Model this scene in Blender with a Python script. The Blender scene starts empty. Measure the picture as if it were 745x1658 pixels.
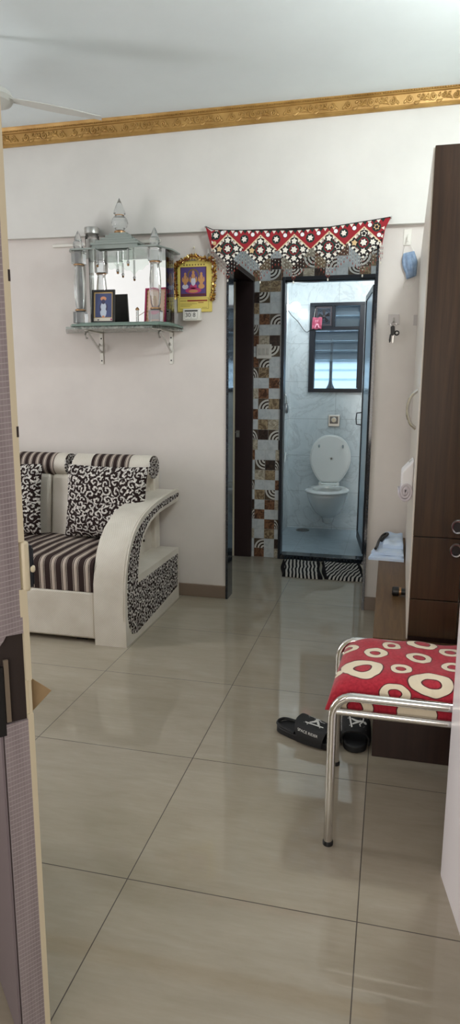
import bpy, bmesh, math, random
from mathutils import Vector, Matrix
random.seed(11)
SC = bpy.context.scene
COL = SC.collection
PI = math.pi
sin, cos, rad = math.sin, math.cos, math.radians

# ------------------------------------------------------------------ materials
def new_mat(name):
    m = bpy.data.materials.new(name); m.use_nodes = True
    nt = m.node_tree
    return m, nt, nt.nodes['Principled BSDF']

def setp(b, **k):
    names = dict(color='Base Color', rough='Roughness', metal='Metallic', spec='Specular IOR Level', ior='IOR',
                 trans='Transmission Weight', alpha='Alpha', emit='Emission Color', es='Emission Strength',
                 coat='Coat Weight', coatr='Coat Roughness', sheen='Sheen Weight')
    for a, v in k.items():
        if a in ('color', 'emit') and len(v) == 3: v = (*v, 1)
        b.inputs[names[a]].default_value = v

def srgb(r, g, b):
    f = lambda c: (c/255/12.92 if c/255 <= .04045 else ((c/255+.055)/1.055)**2.4)
    return (f(r), f(g), f(b))

def plain(name, rgb, rough=.5, **k):
    m, nt, b = new_mat(name); setp(b, color=rgb, rough=rough, **k); return m

def N(nt, typ, **k):
    n = nt.nodes.new(typ)
    for a, v in k.items(): setattr(n, a, v)
    return n

def L(nt, a, b): nt.links.new(a, b)

class G:
    """tiny expression builder for shader maths"""
    def __init__(self, nt): self.nt = nt
    def m(self, op, a, b=None, c=None):
        n = N(self.nt, 'ShaderNodeMath', operation=op)
        for i, v in enumerate((a, b, c)):
            if v is None: continue
            if isinstance(v, (int, float)): n.inputs[i].default_value = v
            else: L(self.nt, v, n.inputs[i])
        return n.outputs[0]
    def mix(self, fac, a, b):
        n = N(self.nt, 'ShaderNodeMix', data_type='RGBA')
        if isinstance(fac, (int, float)): n.inputs[0].default_value = fac
        else: L(self.nt, fac, n.inputs[0])
        for i, v in ((6, a), (7, b)):
            if isinstance(v, tuple): n.inputs[i].default_value = (*v[:3], 1)
            else: L(self.nt, v, n.inputs[i])
        return n.outputs[2]
    def coord(self, kind='Object'):
        n = N(self.nt, 'ShaderNodeTexCoord'); return n.outputs[kind]
    def geo(self):
        return N(self.nt, 'ShaderNodeNewGeometry').outputs['Position']
    def xyz(self, v):
        n = N(self.nt, 'ShaderNodeSeparateXYZ'); L(self.nt, v, n.inputs[0]); return n.outputs
    def comb(self, x, y, z=0):
        n = N(self.nt, 'ShaderNodeCombineXYZ')
        for i, v in enumerate((x, y, z)):
            if isinstance(v, (int, float)): n.inputs[i].default_value = v
            else: L(self.nt, v, n.inputs[i])
        return n.outputs[0]
    def mapping(self, v, scale=(1, 1, 1), loc=(0, 0, 0), rot=(0, 0, 0)):
        n = N(self.nt, 'ShaderNodeMapping'); L(self.nt, v, n.inputs[0])
        n.inputs['Scale'].default_value = scale; n.inputs['Location'].default_value = loc; n.inputs['Rotation'].default_value = rot
        return n.outputs[0]
    def noise(self, v, scale=5, detail=3, rough=.5, dist=0, out=0):
        n = N(self.nt, 'ShaderNodeTexNoise'); L(self.nt, v, n.inputs['Vector'])
        n.inputs['Scale'].default_value = scale; n.inputs['Detail'].default_value = detail
        n.inputs['Roughness'].default_value = rough; n.inputs['Distortion'].default_value = dist
        return n.outputs[out]
    def ramp(self, fac, stops, interp='LINEAR'):
        n = N(self.nt, 'ShaderNodeValToRGB'); L(self.nt, fac, n.inputs[0])
        r = n.color_ramp; r.interpolation = interp
        while len(r.elements) < len(stops): r.elements.new(0.5)
        for e, (p, c) in zip(r.elements, stops):
            e.position = p; e.color = (*c[:3], 1) if isinstance(c, tuple) else (c, c, c, 1)
        return n.outputs[0]
    def bump(self, h, bsdf, strength=.3, dist=.002):
        n = N(self.nt, 'ShaderNodeBump'); L(self.nt, h, n.inputs['Height'])
        n.inputs['Strength'].default_value = strength; n.inputs['Distance'].default_value = dist
        L(self.nt, n.outputs[0], bsdf.inputs['Normal'])

def paint(name, rgb, rough=.6, amp=.03, scale=2.5):
    m, nt, b = new_mat(name); g = G(nt)
    p = g.geo(); n = g.noise(p, scale, 4, .6)
    c2 = tuple(max(0, x*(1-amp*3)) for x in rgb)
    L(nt, g.mix(g.ramp(n, [(.35, 0.0), (.7, 1.0)]), c2, rgb), b.inputs['Base Color'])
    g.bump(g.noise(p, 90, 2), b, .05, .001)
    setp(b, rough=rough, spec=.3)
    return m

def wood(name, c1, c2, rough=.3, axis='Z', scale=1.0, spec=.5):
    m, nt, b = new_mat(name); g = G(nt)
    p = g.geo()
    s = {'Z': (18, 18, .7), 'Y': (18, .9, 18), 'X': (.9, 18, 18)}[axis]
    v = g.mapping(p, tuple(a*scale for a in s))
    n = g.noise(v, 1.4, 5, .62, .6)
    n2 = g.noise(v, 6, 3, .6)
    f = g.m('ADD', g.m('MULTIPLY', n, .75), g.m('MULTIPLY', n2, .25))
    L(nt, g.ramp(f, [(.32, c1), (.68, c2)]), b.inputs['Base Color'])
    setp(b, rough=rough, spec=spec)
    return m

M = {}
M['wall'] = paint('cream wall paint', srgb(221, 215, 210), .55)
M['wallup'] = paint('beam wall paint', srgb(221, 220, 216), .55)
M['ceil'] = paint('ceiling paint', srgb(236, 246, 250), .6, .015)
M['white'] = plain('white gloss paint', srgb(246, 242, 248), .3)
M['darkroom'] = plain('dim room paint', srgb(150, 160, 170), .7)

# floor: polished vitrified tiles
def mat_floor():
    m, nt, b = new_mat('polished floor tile'); g = G(nt)
    p = g.geo(); x, y, z = g.xyz(p)
    def edge(c, off):
        t = g.m('DIVIDE', g.m('SUBTRACT', c, off), .6)
        f = g.m('FRACT', t)
        d = g.m('MINIMUM', f, g.m('SUBTRACT', 1.0, f))
        return g.m('MULTIPLY', d, .6), g.m('FLOOR', t)
    dx, ix = edge(x, -1.2231); dy, iy = edge(y, 1.4374)
    d = g.m('MINIMUM', dx, dy)
    line = g.m('LESS_THAN', d, .0014)
    wn = N(nt, 'ShaderNodeTexWhiteNoise', noise_dimensions='2D'); L(nt, g.comb(ix, iy), wn.inputs[0])
    r = g.m('MULTIPLY', wn.outputs[0], 17.0)
    v = g.comb(g.m('ADD', g.m('MULTIPLY', x, 1.0), r), g.m('ADD', g.m('MULTIPLY', y, 3.2), r), r)
    n = g.noise(v, 3.0, 6, .65, .4)
    n2 = g.noise(g.comb(g.m('MULTIPLY', x, 6), g.m('MULTIPLY', y, 40), r), 2.0, 3, .6)
    f = g.m('ADD', g.m('MULTIPLY', n, .7), g.m('MULTIPLY', n2, .3))
    c = g.ramp(f, [(.3, srgb(151, 142, 125)), (.55, srgb(161, 152, 136)), (.75, srgb(169, 161, 146))])
    c = g.mix(line, c, srgb(70, 62, 54))
    L(nt, c, b.inputs['Base Color'])
    L(nt, g.m('ADD', .035, g.m('MULTIPLY', line, .5)), b.inputs['Roughness'])
    setp(b, spec=.5)
    g.bump(g.m('MULTIPLY', g.m('LESS_THAN', d, .0016), -1.0), b, .15, .001)
    return m
M['floor'] = mat_floor()

def mat_marble(name, c1, c2, tw, th, ox=0, oz=0, line=.0015, rough=.15, plane='XZ'):
    m, nt, b = new_mat(name); g = G(nt)
    p = g.geo(); x, y, z = g.xyz(p)
    u, v = {'XZ': (g.m('ADD', x, y), z), 'XY': (x, y)}[plane]
    def edge(c, off, w):
        t = g.m('DIVIDE', g.m('SUBTRACT', c, off), w); f = g.m('FRACT', t)
        return g.m('MULTIPLY', g.m('MINIMUM', f, g.m('SUBTRACT', 1.0, f)), w)
    d = g.m('MINIMUM', edge(u, ox, tw), edge(v, oz, th))
    n = g.noise(p, 3.5, 8, .7, 1.6)
    vein = g.m('ABSOLUTE', g.m('SUBTRACT', g.noise(p, 2.4, 6, .6, 2.2), .5))
    vv = g.ramp(vein, [(.0, 0.0), (.03, 1.0)])
    c = g.ramp(n, [(.3, c1), (.7, c2)])
    c = g.mix(g.m('MULTIPLY', g.m('SUBTRACT', 1.0, vv), .35), c, tuple(k*.6 for k in c1))
    c = g.mix(g.m('LESS_THAN', d, line), c, tuple(k*.68 for k in c1))
    L(nt, c, b.inputs['Base Color']); setp(b, rough=rough)
    return m
M['bathtile'] = mat_marble('pale marble wall tile', srgb(200, 210, 214), srgb(222, 230, 233), .6, .33, -.47, .02)
M['bathfloor'] = mat_marble('pale bathroom floor tile', srgb(150, 166, 176), srgb(168, 182, 190), .4, .6, -.71, 4.95, rough=.3, plane='XY')

def mat_granite():
    m, nt, b = new_mat('polished black granite'); g = G(nt)
    n = g.noise(g.geo(), 160, 2)
    L(nt, g.ramp(n, [(.4, srgb(22, 27, 34)), (.75, srgb(52, 60, 70))]), b.inputs['Base Color'])
    setp(b, rough=.08, spec=.7); return m
M['granite'] = mat_granite()
M['gold'] = None
def mat_gold():
    m, nt, b = new_mat('gold painted plaster'); g = G(nt)
    n = g.noise(g.geo(), 9, 4)
    L(nt, g.ramp(n, [(.3, srgb(158, 120, 62)), (.7, srgb(194, 156, 92))]), b.inputs['Base Color'])
    setp(b, rough=.42, metal=.35); return m
M['gold'] = mat_gold()
M['skirt'] = plain('brown skirting tile', srgb(128, 112, 98), .25)
M['chrome'] = plain('chrome steel', (.72, .71, .69), .12, metal=1.0)
M['steel'] = plain('brushed steel', (.6, .6, .58), .3, metal=1.0)
M['blackmetal'] = plain('black aluminium', srgb(24, 30, 40), .35)
M['blackplastic'] = plain('black plastic', srgb(22, 22, 24), .4)
M['rubber'] = plain('black rubber foam', srgb(20, 21, 24), .6)
M['print'] = plain('white print', srgb(222, 222, 218), .6)
M['plasticwhite'] = plain('white plastic', srgb(224, 222, 214), .4)
M['ceramic'] = plain('white ceramic', srgb(226, 228, 226), .12, coat=.5)
M['brown'] = wood('dark brown laminate', srgb(38, 24, 13), srgb(68, 47, 26), .38, 'Z', 1.6, .3)
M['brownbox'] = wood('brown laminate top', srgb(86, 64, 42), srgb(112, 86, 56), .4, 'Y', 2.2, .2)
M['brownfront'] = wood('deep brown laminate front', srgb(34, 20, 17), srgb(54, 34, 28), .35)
M['doorleaf'] = plain('dark brown door paint', srgb(42, 27, 27), .4)
M['cream'] = plain('cream lipping', srgb(212, 202, 176), .5)
M['leatherette'] = None

def mat_leather():
    m, nt, b = new_mat('cream quilted leatherette'); g = G(nt)
    p = g.coord('Object'); x, y, z = g.xyz(p)
    u = g.m('ADD', x, y); k = PI/.0115
    a = g.m('SINE', g.m('MULTIPLY', g.m('ADD', u, z), k)); c = g.m('SINE', g.m('MULTIPLY', g.m('SUBTRACT', u, z), k))
    h = g.m('MULTIPLY', a, c)
    n = g.noise(p, 6, 4)
    base = g.ramp(n, [(.3, srgb(206, 199, 186)), (.7, srgb(226, 221, 210))])
    L(nt, g.mix(g.ramp(g.m('ABSOLUTE', h), [(.0, .42), (.16, 0.0)]), base, srgb(160, 150, 136)), b.inputs['Base Color'])
    g.bump(g.m('ABSOLUTE', h), b, .4, .002); setp(b, rough=.36); return m
M['leatherette'] = mat_leather()
M['leatherplain'] = plain('cream leatherette piping', srgb(214, 208, 196), .4)

def mat_scroll(name, scale=9.0, plane='XZ', dark=srgb(40, 28, 27), light=srgb(226, 222, 216)):
    """dark brown scrolling leaf print: spirals laid cell by cell"""
    m, nt, b = new_mat(name); g = G(nt)
    p = g.coord('Object'); x, y, z = g.xyz(p)
    v = {'XZ': g.comb(x, z), 'YZ': g.comb(y, z), 'XY': g.comb(x, y)}[plane]
    nz = g.noise(v, 9, 2, .5, 0, 1)
    vm = N(nt, 'ShaderNodeVectorMath', operation='MULTIPLY_ADD'); L(nt, nz, vm.inputs[0]); vm.inputs[1].default_value = (.05,)*3; L(nt, v, vm.inputs[2])
    w = vm.outputs[0]
    vo = N(nt, 'ShaderNodeTexVoronoi', voronoi_dimensions='2D', feature='F1'); L(nt, w, vo.inputs['Vector']); vo.inputs['Scale'].default_value = scale
    vo.inputs['Randomness'].default_value = .75
    sub = N(nt, 'ShaderNodeVectorMath', operation='SUBTRACT'); L(nt, w, sub.inputs[0])
    sc2 = N(nt, 'ShaderNodeVectorMath', operation='SCALE'); L(nt, vo.outputs['Position'], sc2.inputs[0]); sc2.inputs['Scale'].default_value = 1.0
    L(nt, sc2.outputs[0], sub.inputs[1])
    sx, sy, sz = g.xyz(sub.outputs[0])
    ang = g.m('ARCTAN2', sy, sx)
    cr = g.xyz(vo.outputs['Color'])
    sgn = g.m('SIGN', g.m('SUBTRACT', cr[0], .5))
    ph = g.m('MULTIPLY', cr[1], 6.28)
    s = g.m('SINE', g.m('ADD', g.m('ADD', g.m('MULTIPLY', ang, sgn), g.m('MULTIPLY', vo.outputs['Distance'], 11.0)), ph))
    n2 = g.noise(w, scale*3.2, 2, .5)
    t = g.m('ADD', s, g.m('MULTIPLY', g.m('SUBTRACT', n2, .5), 3.4))
    # leaf veins
    fl = g.m('SINE', g.m('ADD', g.m('MULTIPLY', ang, 5.0), g.m('MULTIPLY', vo.outputs['Distance'], 14.0)))
    t = g.m('ADD', t, g.m('MULTIPLY', fl, .35))
    f = g.ramp(g.m('SUBTRACT', t, .22), [(.06, 0.0), (.16, 1.0)])
    ring = g.ramp(g.m('ABSOLUTE', g.m('SUBTRACT', t, .95)), [(.10, 1.0), (.16, 0.0)])
    f = g.m('SUBTRACT', f, g.m('MULTIPLY', ring, .8))
    L(nt, g.mix(f, dark, light), b.inputs['Base Color'])
    setp(b, rough=.85, spec=.2); g.bump(f, b, .1, .001)
    return m
M['scroll'] = mat_scroll('scroll leaf print fabric', 23.0)
M['scrollside'] = mat_scroll('scroll leaf print side panel', 26.0, 'YZ')

def mat_stripe(name, period=.062, off=0.0, axis=0):
    m, nt, b = new_mat(name); g = G(nt)
    p = g.coord('Object'); c = g.xyz(p)[axis]
    f = g.m('FRACT', g.m('DIVIDE', g.m('ADD', c, 10+off), period))
    D, C_, T = srgb(48, 34, 32), srgb(196, 184, 172), srgb(120, 100, 92)
    col = g.ramp(f, [(0, D), (.30, C_), (.34, D), (.42, C_), (.58, T), (.62, C_), (.68, D), (.76, C_), (.79, D)], 'CONSTANT')
    L(nt, col, b.inputs['Base Color']); setp(b, rough=.8, spec=.25)
    g.bump(g.noise(p, 300, 2), b, .15, .001)
    return m
M['stripe'] = mat_stripe('brown striped fabric')

def arch_glass(name, tint=(.93, .97, .95), edge=(.55, .75, .68), gloss=.02):
    """thin sheet glass: lets light straight through, mirrors by Fresnel"""
    m = bpy.data.materials.new(name); m.use_nodes = True; nt = m.node_tree
    for n in list(nt.nodes): nt.nodes.remove(n)
    out = N(nt, 'ShaderNodeOutputMaterial'); tr = N(nt, 'ShaderNodeBsdfTransparent'); gl = N(nt, 'ShaderNodeBsdfGlossy')
    tr.inputs[0].default_value = (*tint, 1); gl.inputs['Roughness'].default_value = gloss
    fr = N(nt, 'ShaderNodeFresnel'); fr.inputs[0].default_value = 1.5
    mx = N(nt, 'ShaderNodeMixShader'); L(nt, fr.outputs[0], mx.inputs[0]); L(nt, tr.outputs[0], mx.inputs[1]); L(nt, gl.outputs[0], mx.inputs[2])
    L(nt, mx.outputs[0], out.inputs[0]); return m
M['glass'] = arch_glass('clear sheet glass')
M['glassedge'] = plain('green glass edge', srgb(158, 186, 174), .10, trans=.5, ior=1.45)
M['crystal'] = plain('cut crystal', (.95, .98, .98), .03, trans=.84, ior=1.46)
M['mirror'] = plain('mirror', (.93, .93, .92), .01, metal=1.0)

# ------------------------------------------------------------------ mesh helpers
def obj(name, bm, mat, parent=None, smooth=False, bevel=0, seg=2, world=True, angle=35):
    me = bpy.data.meshes.new(name)
    if parent is not None and world:
        o = root_of(parent)
        bmesh.ops.translate(bm, verts=bm.verts, vec=-o.location)
    bmesh.ops.recalc_face_normals(bm, faces=bm.faces)
    bm.to_mesh(me); bm.free()
    for mm in (mat if isinstance(mat, (list, tuple)) else [mat]): me.materials.append(mm)
    if smooth:
        for p in me.polygons: p.use_smooth = True
        me.set_sharp_from_angle(angle=rad(angle))
    ob = bpy.data.objects.new(name, me); COL.objects.link(ob)
    if parent is not None: ob.parent = parent
    if bevel:
        md = ob.modifiers.new('bevel', 'BEVEL'); md.width = bevel; md.segments = seg; md.limit_method = 'ANGLE'; md.angle_limit = rad(40)
        md.harden_normals = False
        for p in me.polygons: p.use_smooth = True
        me.set_sharp_from_angle(angle=rad(50))
    return ob

def root_of(o):
    while o.parent is not None: o = o.parent
    return o

def thing(name, label, cat, loc=(0, 0, 0), group=None):
    o = bpy.data.objects.new(name, None); COL.objects.link(o); o.empty_display_size = .05
    o.location = loc; o['label'] = label; o['category'] = cat
    if group: o['group'] = group
    return o

def tag(o, label, cat, group=None):
    o['label'] = label; o['category'] = cat
    if group: o['group'] = group
    return o

def struct(name, bm, mat, **k):
    o = obj(name, bm, mat, **k)
    if o.parent is None: o['kind'] = 'structure'
    return o

def B(): return bmesh.new()

def box(bm, x0, x1, y0, y1, z0, z1, mi=0, rz=0, piv=None):
    vs = [bm.verts.new((x, y, z)) for x in (x0, x1) for y in (y0, y1) for z in (z0, z1)]
    F = [(0, 1, 3, 2), (4, 6, 7, 5), (0, 4, 5, 1), (2, 3, 7, 6), (0, 2, 6, 4), (1, 5, 7, 3)]
    for f in F:
        fc = bm.faces.new([vs[i] for i in f]); fc.material_index = mi
    if rz:
        c = Vector(piv) if piv else Vector(((x0+x1)/2, (y0+y1)/2, 0))
        bmesh.ops.rotate(bm, verts=vs, cent=c, matrix=Matrix.Rotation(rz, 3, 'Z'))
    return vs

def prism(bm, pts, d0, d1, axis='Z', mi=0):
    """polygon pts extruded from d0 to d1 along axis; pts are the two other coordinates in order"""
    def P(a, b, d): return {'Z': (a, b, d), 'Y': (a, d, b), 'X': (d, a, b)}[axis]
    v0 = [bm.verts.new(P(a, b, d0)) for a, b in pts]; v1 = [bm.verts.new(P(a, b, d1)) for a, b in pts]
    n = len(pts); fs = []
    fs.append(bm.faces.new(v0)); fs.append(bm.faces.new(v1[::-1]))
    for i in range(n): fs.append(bm.faces.new((v0[i], v0[(i+1) % n], v1[(i+1) % n], v1[i])))
    for f in fs: f.material_index = mi; f.normal_update()
    return v0+v1

def lathe(bm, prof, c=(0, 0, 0), n=24, mi=0, sx=1, sy=1, cap=True, ang=0):
    rings = []
    for r, z in prof:
        if r < 1e-6: rings.append([bm.verts.new((c[0], c[1], c[2]+z))])
        else: rings.append([bm.verts.new((c[0]+r*sx*cos(2*PI*i/n+ang), c[1]+r*sy*sin(2*PI*i/n+ang), c[2]+z)) for i in range(n)])
    for a, b in zip(rings, rings[1:]):
        for i in range(n):
            j = (i+1) % n
            if len(a) == 1 and len(b) == 1: continue
            if len(a) == 1: f = bm.faces.new((a[0], b[i], b[j]))
            elif len(b) == 1: f = bm.faces.new((a[i], a[j], b[0]))
            else: f = bm.faces.new((a[i], a[j], b[j], b[i]))
            f.material_index = mi
    if cap:
        for r in (rings[0], rings[-1]):
            if len(r) > 2: bm.faces.new(r).material_index = mi
    return [v for r in rings for v in r]

def tube(bm, pts, r, n=10, mi=0, cap=True):
    pts = [Vector(p) for p in pts]; rr = r if isinstance(r, (list, tuple)) else [r]*len(pts)
    rings = []; prev = None
    for i, p in enumerate(pts):
        t = (pts[min(i+1, len(pts)-1)]-pts[max(i-1, 0)]).normalized()
        if prev is None:
            a = Vector((0, 0, 1)) if abs(t.z) < .9 else Vector((1, 0, 0)); u = t.cross(a).normalized()
        else: u = (prev-t*prev.dot(t)).normalized()
        prev = u; w = t.cross(u)
        rings.append([bm.verts.new(p+u*rr[i]*cos(2*PI*k/n)+w*rr[i]*sin(2*PI*k/n)) for k in range(n)])
    for a, b in zip(rings, rings[1:]):
        for k in range(n):
            f = bm.faces.new((a[k], a[(k+1) % n], b[(k+1) % n], b[k])); f.material_index = mi
    if cap:
        bm.faces.new(rings[0][::-1]).material_index = mi; bm.faces.new(rings[-1]).material_index = mi

def sphere(bm, c, r, u=10, v=7, mi=0, s=(1, 1, 1)):
    prof = [(r*sin(PI*i/v), -r*cos(PI*i/v)*s[2]) for i in range(v+1)]
    prof[0] = (0, -r*s[2]); prof[-1] = (0, r*s[2])
    return lathe(bm, prof, c, u, mi, s[0], s[1], False)

def arc(c, r, a0, a1, n=8):
    return [(c[0]+r*cos(a0+(a1-a0)*i/n), c[1]+r*sin(a0+(a1-a0)*i/n)) for i in range(n+1)]

def smooth_path(pts, it=2):
    pts = [Vector(p) for p in pts]
    for _ in range(it):
        o = [pts[0]]
        for a, b in zip(pts, pts[1:]): o += [a*.75+b*.25, a*.25+b*.75]
        pts = o+[pts[-1]]
    return pts

def pillow(bm, w, h, t, nu=28, nv=28, pinch=.05, seed=0):
    """throw pillow centred on the origin, face towards -Y, width X, height Z"""
    rn = random.Random(seed); ph = [rn.uniform(0, 6) for _ in range(4)]
    V = {}
    for s in (-1, 1):
        for i in range(nu+1):
            for j in range(nv+1):
                u, v = 2*i/nu-1, 2*j/nv-1
                edge = i in (0, nu) or j in (0, nv)
                if edge and s == 1: V[s, i, j] = V[-1, i, j]; continue
                x = u*w/2*(1-pinch*(1-v*v)*abs(u)); z = v*h/2*(1-pinch*(1-u*u)*abs(v))
                d = t/2*((1-u**4)*(1-v**4))**.55*(1+.06*sin(5*u+ph[0])*sin(4*v+ph[1]))
                V[s, i, j] = bm.verts.new((x, s*d, z))
    for s in (-1, 1):
        for i in range(nu):
            for j in range(nv):
                bm.faces.new((V[s, i, j], V[s, i+1, j], V[s, i+1, j+1], V[s, i, j+1]))

def text_mesh(bm, body, size, M4, mi=0, thick=.0004):
    cu = bpy.data.curves.new('lettering', 'FONT'); cu.body = body; cu.size = size; cu.align_x = 'CENTER'; cu.align_y = 'CENTER'; cu.extrude = thick
    o = bpy.data.objects.new('lettering', cu); COL.objects.link(o)
    dg = bpy.context.evaluated_depsgraph_get(); me = bpy.data.meshes.new_from_object(o.evaluated_get(dg))
    me.transform(M4)
    n0 = len(bm.faces); bm.from_mesh(me); bm.faces.ensure_lookup_table()
    for f in bm.faces[n0:]: f.material_index = mi
    bpy.data.objects.remove(o); bpy.data.curves.remove(cu); bpy.data.meshes.remove(me)

FACE_Y = Matrix(((1, 0, 0, 0), (0, 0, -1, 0), (0, 1, 0, 0), (0, 0, 0, 1)))   # XY text -> stands facing -Y
# ------------------------------------------------------------------ camera
CAM_H = 1.28327
yaw, pitch, roll, FPX = -0.237097, 0.1860115, 0.00464723, 1069.34
cy, sy = cos(yaw), sin(yaw)
fw = Vector((sy*cos(pitch), cy*cos(pitch), -sin(pitch))); r0 = Vector((cy, -sy, 0)); u0 = r0.cross(fw)
rr = r0*cos(roll)+u0*sin(roll); uu = -r0*sin(roll)+u0*cos(roll)
cd = bpy.data.cameras.new('camera'); cam = bpy.data.objects.new('camera', cd); COL.objects.link(cam)
mt = Matrix.Identity(4)
for i in range(3): mt[i][0], mt[i][1], mt[i][2] = rr[i], uu[i], -fw[i]
mt.translation = (0, 0, CAM_H); cam.matrix_world = mt
cd.sensor_fit = 'HORIZONTAL'; cd.sensor_width = 36; cd.lens = FPX/745*36; cd.clip_start = .05; cd.clip_end = 60
SC.camera = cam

CEIL = 2.742
def wbox(name, x0, x1, y0, y1, z0, z1, mat, **k):
    bm = B(); box(bm, x0, x1, y0, y1, z0, z1); return struct(name, bm, mat, **k)
def wmulti(name, boxes, mat, **k):
    bm = B()
    for b in boxes: box(bm, *b)
    return struct(name, bm, mat, **k)

wbox('floor', -3.7, 1.7, -1.6, 4.9, -.1, 0, M['floor'])
wbox('ceiling', -3.7, 1.7, -1.6, 4.96, CEIL, CEIL+.1, M['ceil'])
# back wall of the hall, either side of the passage opening
wmulti('wall_back', [(-3.7, -.944, 3.81, 3.91, 0, CEIL), (-.105, 1.7, 3.81, 3.91, 0, CEIL), (-.944, -.105, 3.81, 3.91, 2.135, CEIL)], M['wall'])
# the beam stands a little proud of the wall
bm = B(); zl, zr = 2.172, 2.108
prism(bm, [(-3.7, zl+.0), (1.7, zr), (1.7, CEIL), (-3.7, CEIL)], 3.77, 3.81, 'Y')
struct('wall_beam', bm, M['wallup'])
wbox('wall_left', -3.8, -3.7, 1.3, 3.91, 0, CEIL, M['wall'])
wbox('wall_right', 1.7, 1.8, -1.6, 4.96, 0, CEIL, M['wall'])
# wall between hall and the room the photograph is taken from (doorway and added fill window in it)
wmulti('wall_front', [(-3.7, -3.25, 1.44, 1.56, 0, CEIL), (-1.7, -1.22, 1.44, 1.56, 0, CEIL), (-3.25, -1.7, 1.44, 1.56, 0, .9), (-3.25, -1.7, 1.44, 1.56, 2.55, CEIL),
                       (-1.22, .25, 1.44, 1.56, 2.36, CEIL)], M['wall'])
bm = B()
prism(bm, [(.252, 1.25), (.208, 1.52), (.1875, 1.65), *[(.2125+.025*cos(a), 1.659+.025*sin(a)) for a in [PI, PI*.85, PI*.7, PI*.6, PI*.5]], (1.7, 1.684), (1.7, 1.25)], .0, CEIL, 'Z')
struct('wall_partition', bm, M['white'], smooth=True)
wbox('wall_near', -3.7, 1.7, -1.7, -1.6, 0, CEIL, M['wall'])
wbox('wall_near_left', -1.95, -1.85, -1.6, 1.44, 0, CEIL, M['wall'])

# unseen window added in the front wall; its pane glows for mirror and fill
m_, nt_, b_ = new_mat('glowing fill pane'); setp(b_, color=(.45, .47, .5), rough=.6, emit=(1, .97, .93), es=.58); M['glowpane'] = m_
bm = B(); t = .05
for b in [(-3.25, -1.7, 1.47, 1.53, .9, .9+t), (-3.25, -1.7, 1.47, 1.53, 2.55-t, 2.55), (-3.25, -3.25+t, 1.47, 1.53, .9, 2.55), (-1.7-t, -1.7, 1.47, 1.53, .9, 2.55)]: box(bm, *b)
w2 = struct('fill_window', bm, M['plasticwhite'])
bm = B(); box(bm, -3.24, -1.71, 1.493, 1.503, .91, 2.54); obj('glow_pane', bm, M['glowpane'], w2, world=True)

# gold cornice with raised scroll ornament
def cornice():
    bm = B()
    x0, x1 = -3.7, 1.7
    def zoff(x): return .0040+.0070*x   # slightly out of level, as the plasterers left it
    prof = [(.0, 2.668), (.012, 2.668), (.017, 2.674), (.023, 2.677), (.023, 2.680), (.026, 2.681), (.034, 2.726), (.042, 2.728), (.046, 2.733), (.060, 2.736), (.066, 2.744), (.07, 2.775), (.0, 2.775)]
    a = [bm.verts.new((x0, 3.77-d, z+zoff(x0))) for d, z in prof]; b = [bm.verts.new((x1, 3.77-d, z+zoff(x1))) for d, z in prof]
    n = len(prof)
    for i in range(n): bm.faces.new((a[i], a[(i+1) % n], b[(i+1) % n], b[i]))
    bm.faces.new(a); bm.faces.new(b[::-1])
    # beads along the top edge
    x = -2.6
    while x < .7:
        sphere(bm, (x, 3.77-.055, 2.7345+zoff(x)), .0036, 6, 4); x += .0125
    def P(x, z): return (x, 3.77-.026-(z-2.681)*.178-.0025, z+zoff(x))
    def spiral(cx, cz, r, turns, d, w=.0062):
        pts = [P(cx+d*r*(1-.80*k/30)*cos(turns*2*PI*k/30+PI*.5), cz+r*(1-.80*k/30)*sin(turns*2*PI*k/30+PI*.5)) for k in range(31)]
        tube(bm, pts, [w*(.5+.5*min(1, k/6))*(1-.45*k/30) for k in range(31)], 7)
        sphere(bm, pts[-1], w*.95, 7, 5)
    def leaf(xa, xb, za, zb, bend, w=.007):
        pts = [P(xa+(xb-xa)*k/10, za+(zb-za)*k/10+bend*sin(PI*k/10)) for k in range(11)]
        tube(bm, pts, [.0015+w*sin(PI*(k/10)**.7)**1.2 for k in range(11)], 7)
    x = -2.62; per = .305; c = 2.7035
    while x < .75:
        spiral(x-.110, c-.001, .0168, 1.45, 1); spiral(x-.052, c+.003, .0135, 1.3, -1); spiral(x+.004, c+.001, .0168, 1.4, 1); spiral(x+.052, c+.004, .0135, 1.3, -1); spiral(x+.110, c-.001, .0168, 1.45, -1)
        leaf(x-.092, x-.060, c-.0165, c-.008, -.006); leaf(x-.045, x-.012, c-.012, c-.0165, .010); leaf(x+.016, x+.046, c-.0165, c-.012, -.006); leaf(x+.060, x+.094, c-.008, c-.0165, .008)
        leaf(x-.075, x-.062, c+.004, c+.018, .0, .005); leaf(x-.030, x-.022, c-.002, c+.0175, .0, .005); leaf(x+.028, x+.034, c-.002, c+.0175, .0, .005); leaf(x+.072, x+.084, c+.004, c+.0175, .0, .005)
        leaf(x-.140, x-.125, c-.018, c+.004, .0, .005); leaf(x+.140, x+.125, c-.018, c+.004, .0, .005)
        x += per
    return struct('trim_1', bm, M['gold'], smooth=True, angle=30)
cornice()

# skirting
wmulti('baseboard_back', [(-3.7, -.944, 3.80, 3.81, 0, .08), (-.105, 1.7, 3.80, 3.81, 0, .08)], M['skirt'], bevel=.002)
# granite lining of the passage opening
bm = B(); box(bm, -.944, -.930, 3.795, 3.915, 0, 2.135); box(bm, -.119, -.105, 3.795, 3.915, 0, 2.135); box(bm, -.944, -.105, 3.80, 3.915, 2.121, 2.135)
struct('trim_2', bm, M['granite'])

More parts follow.
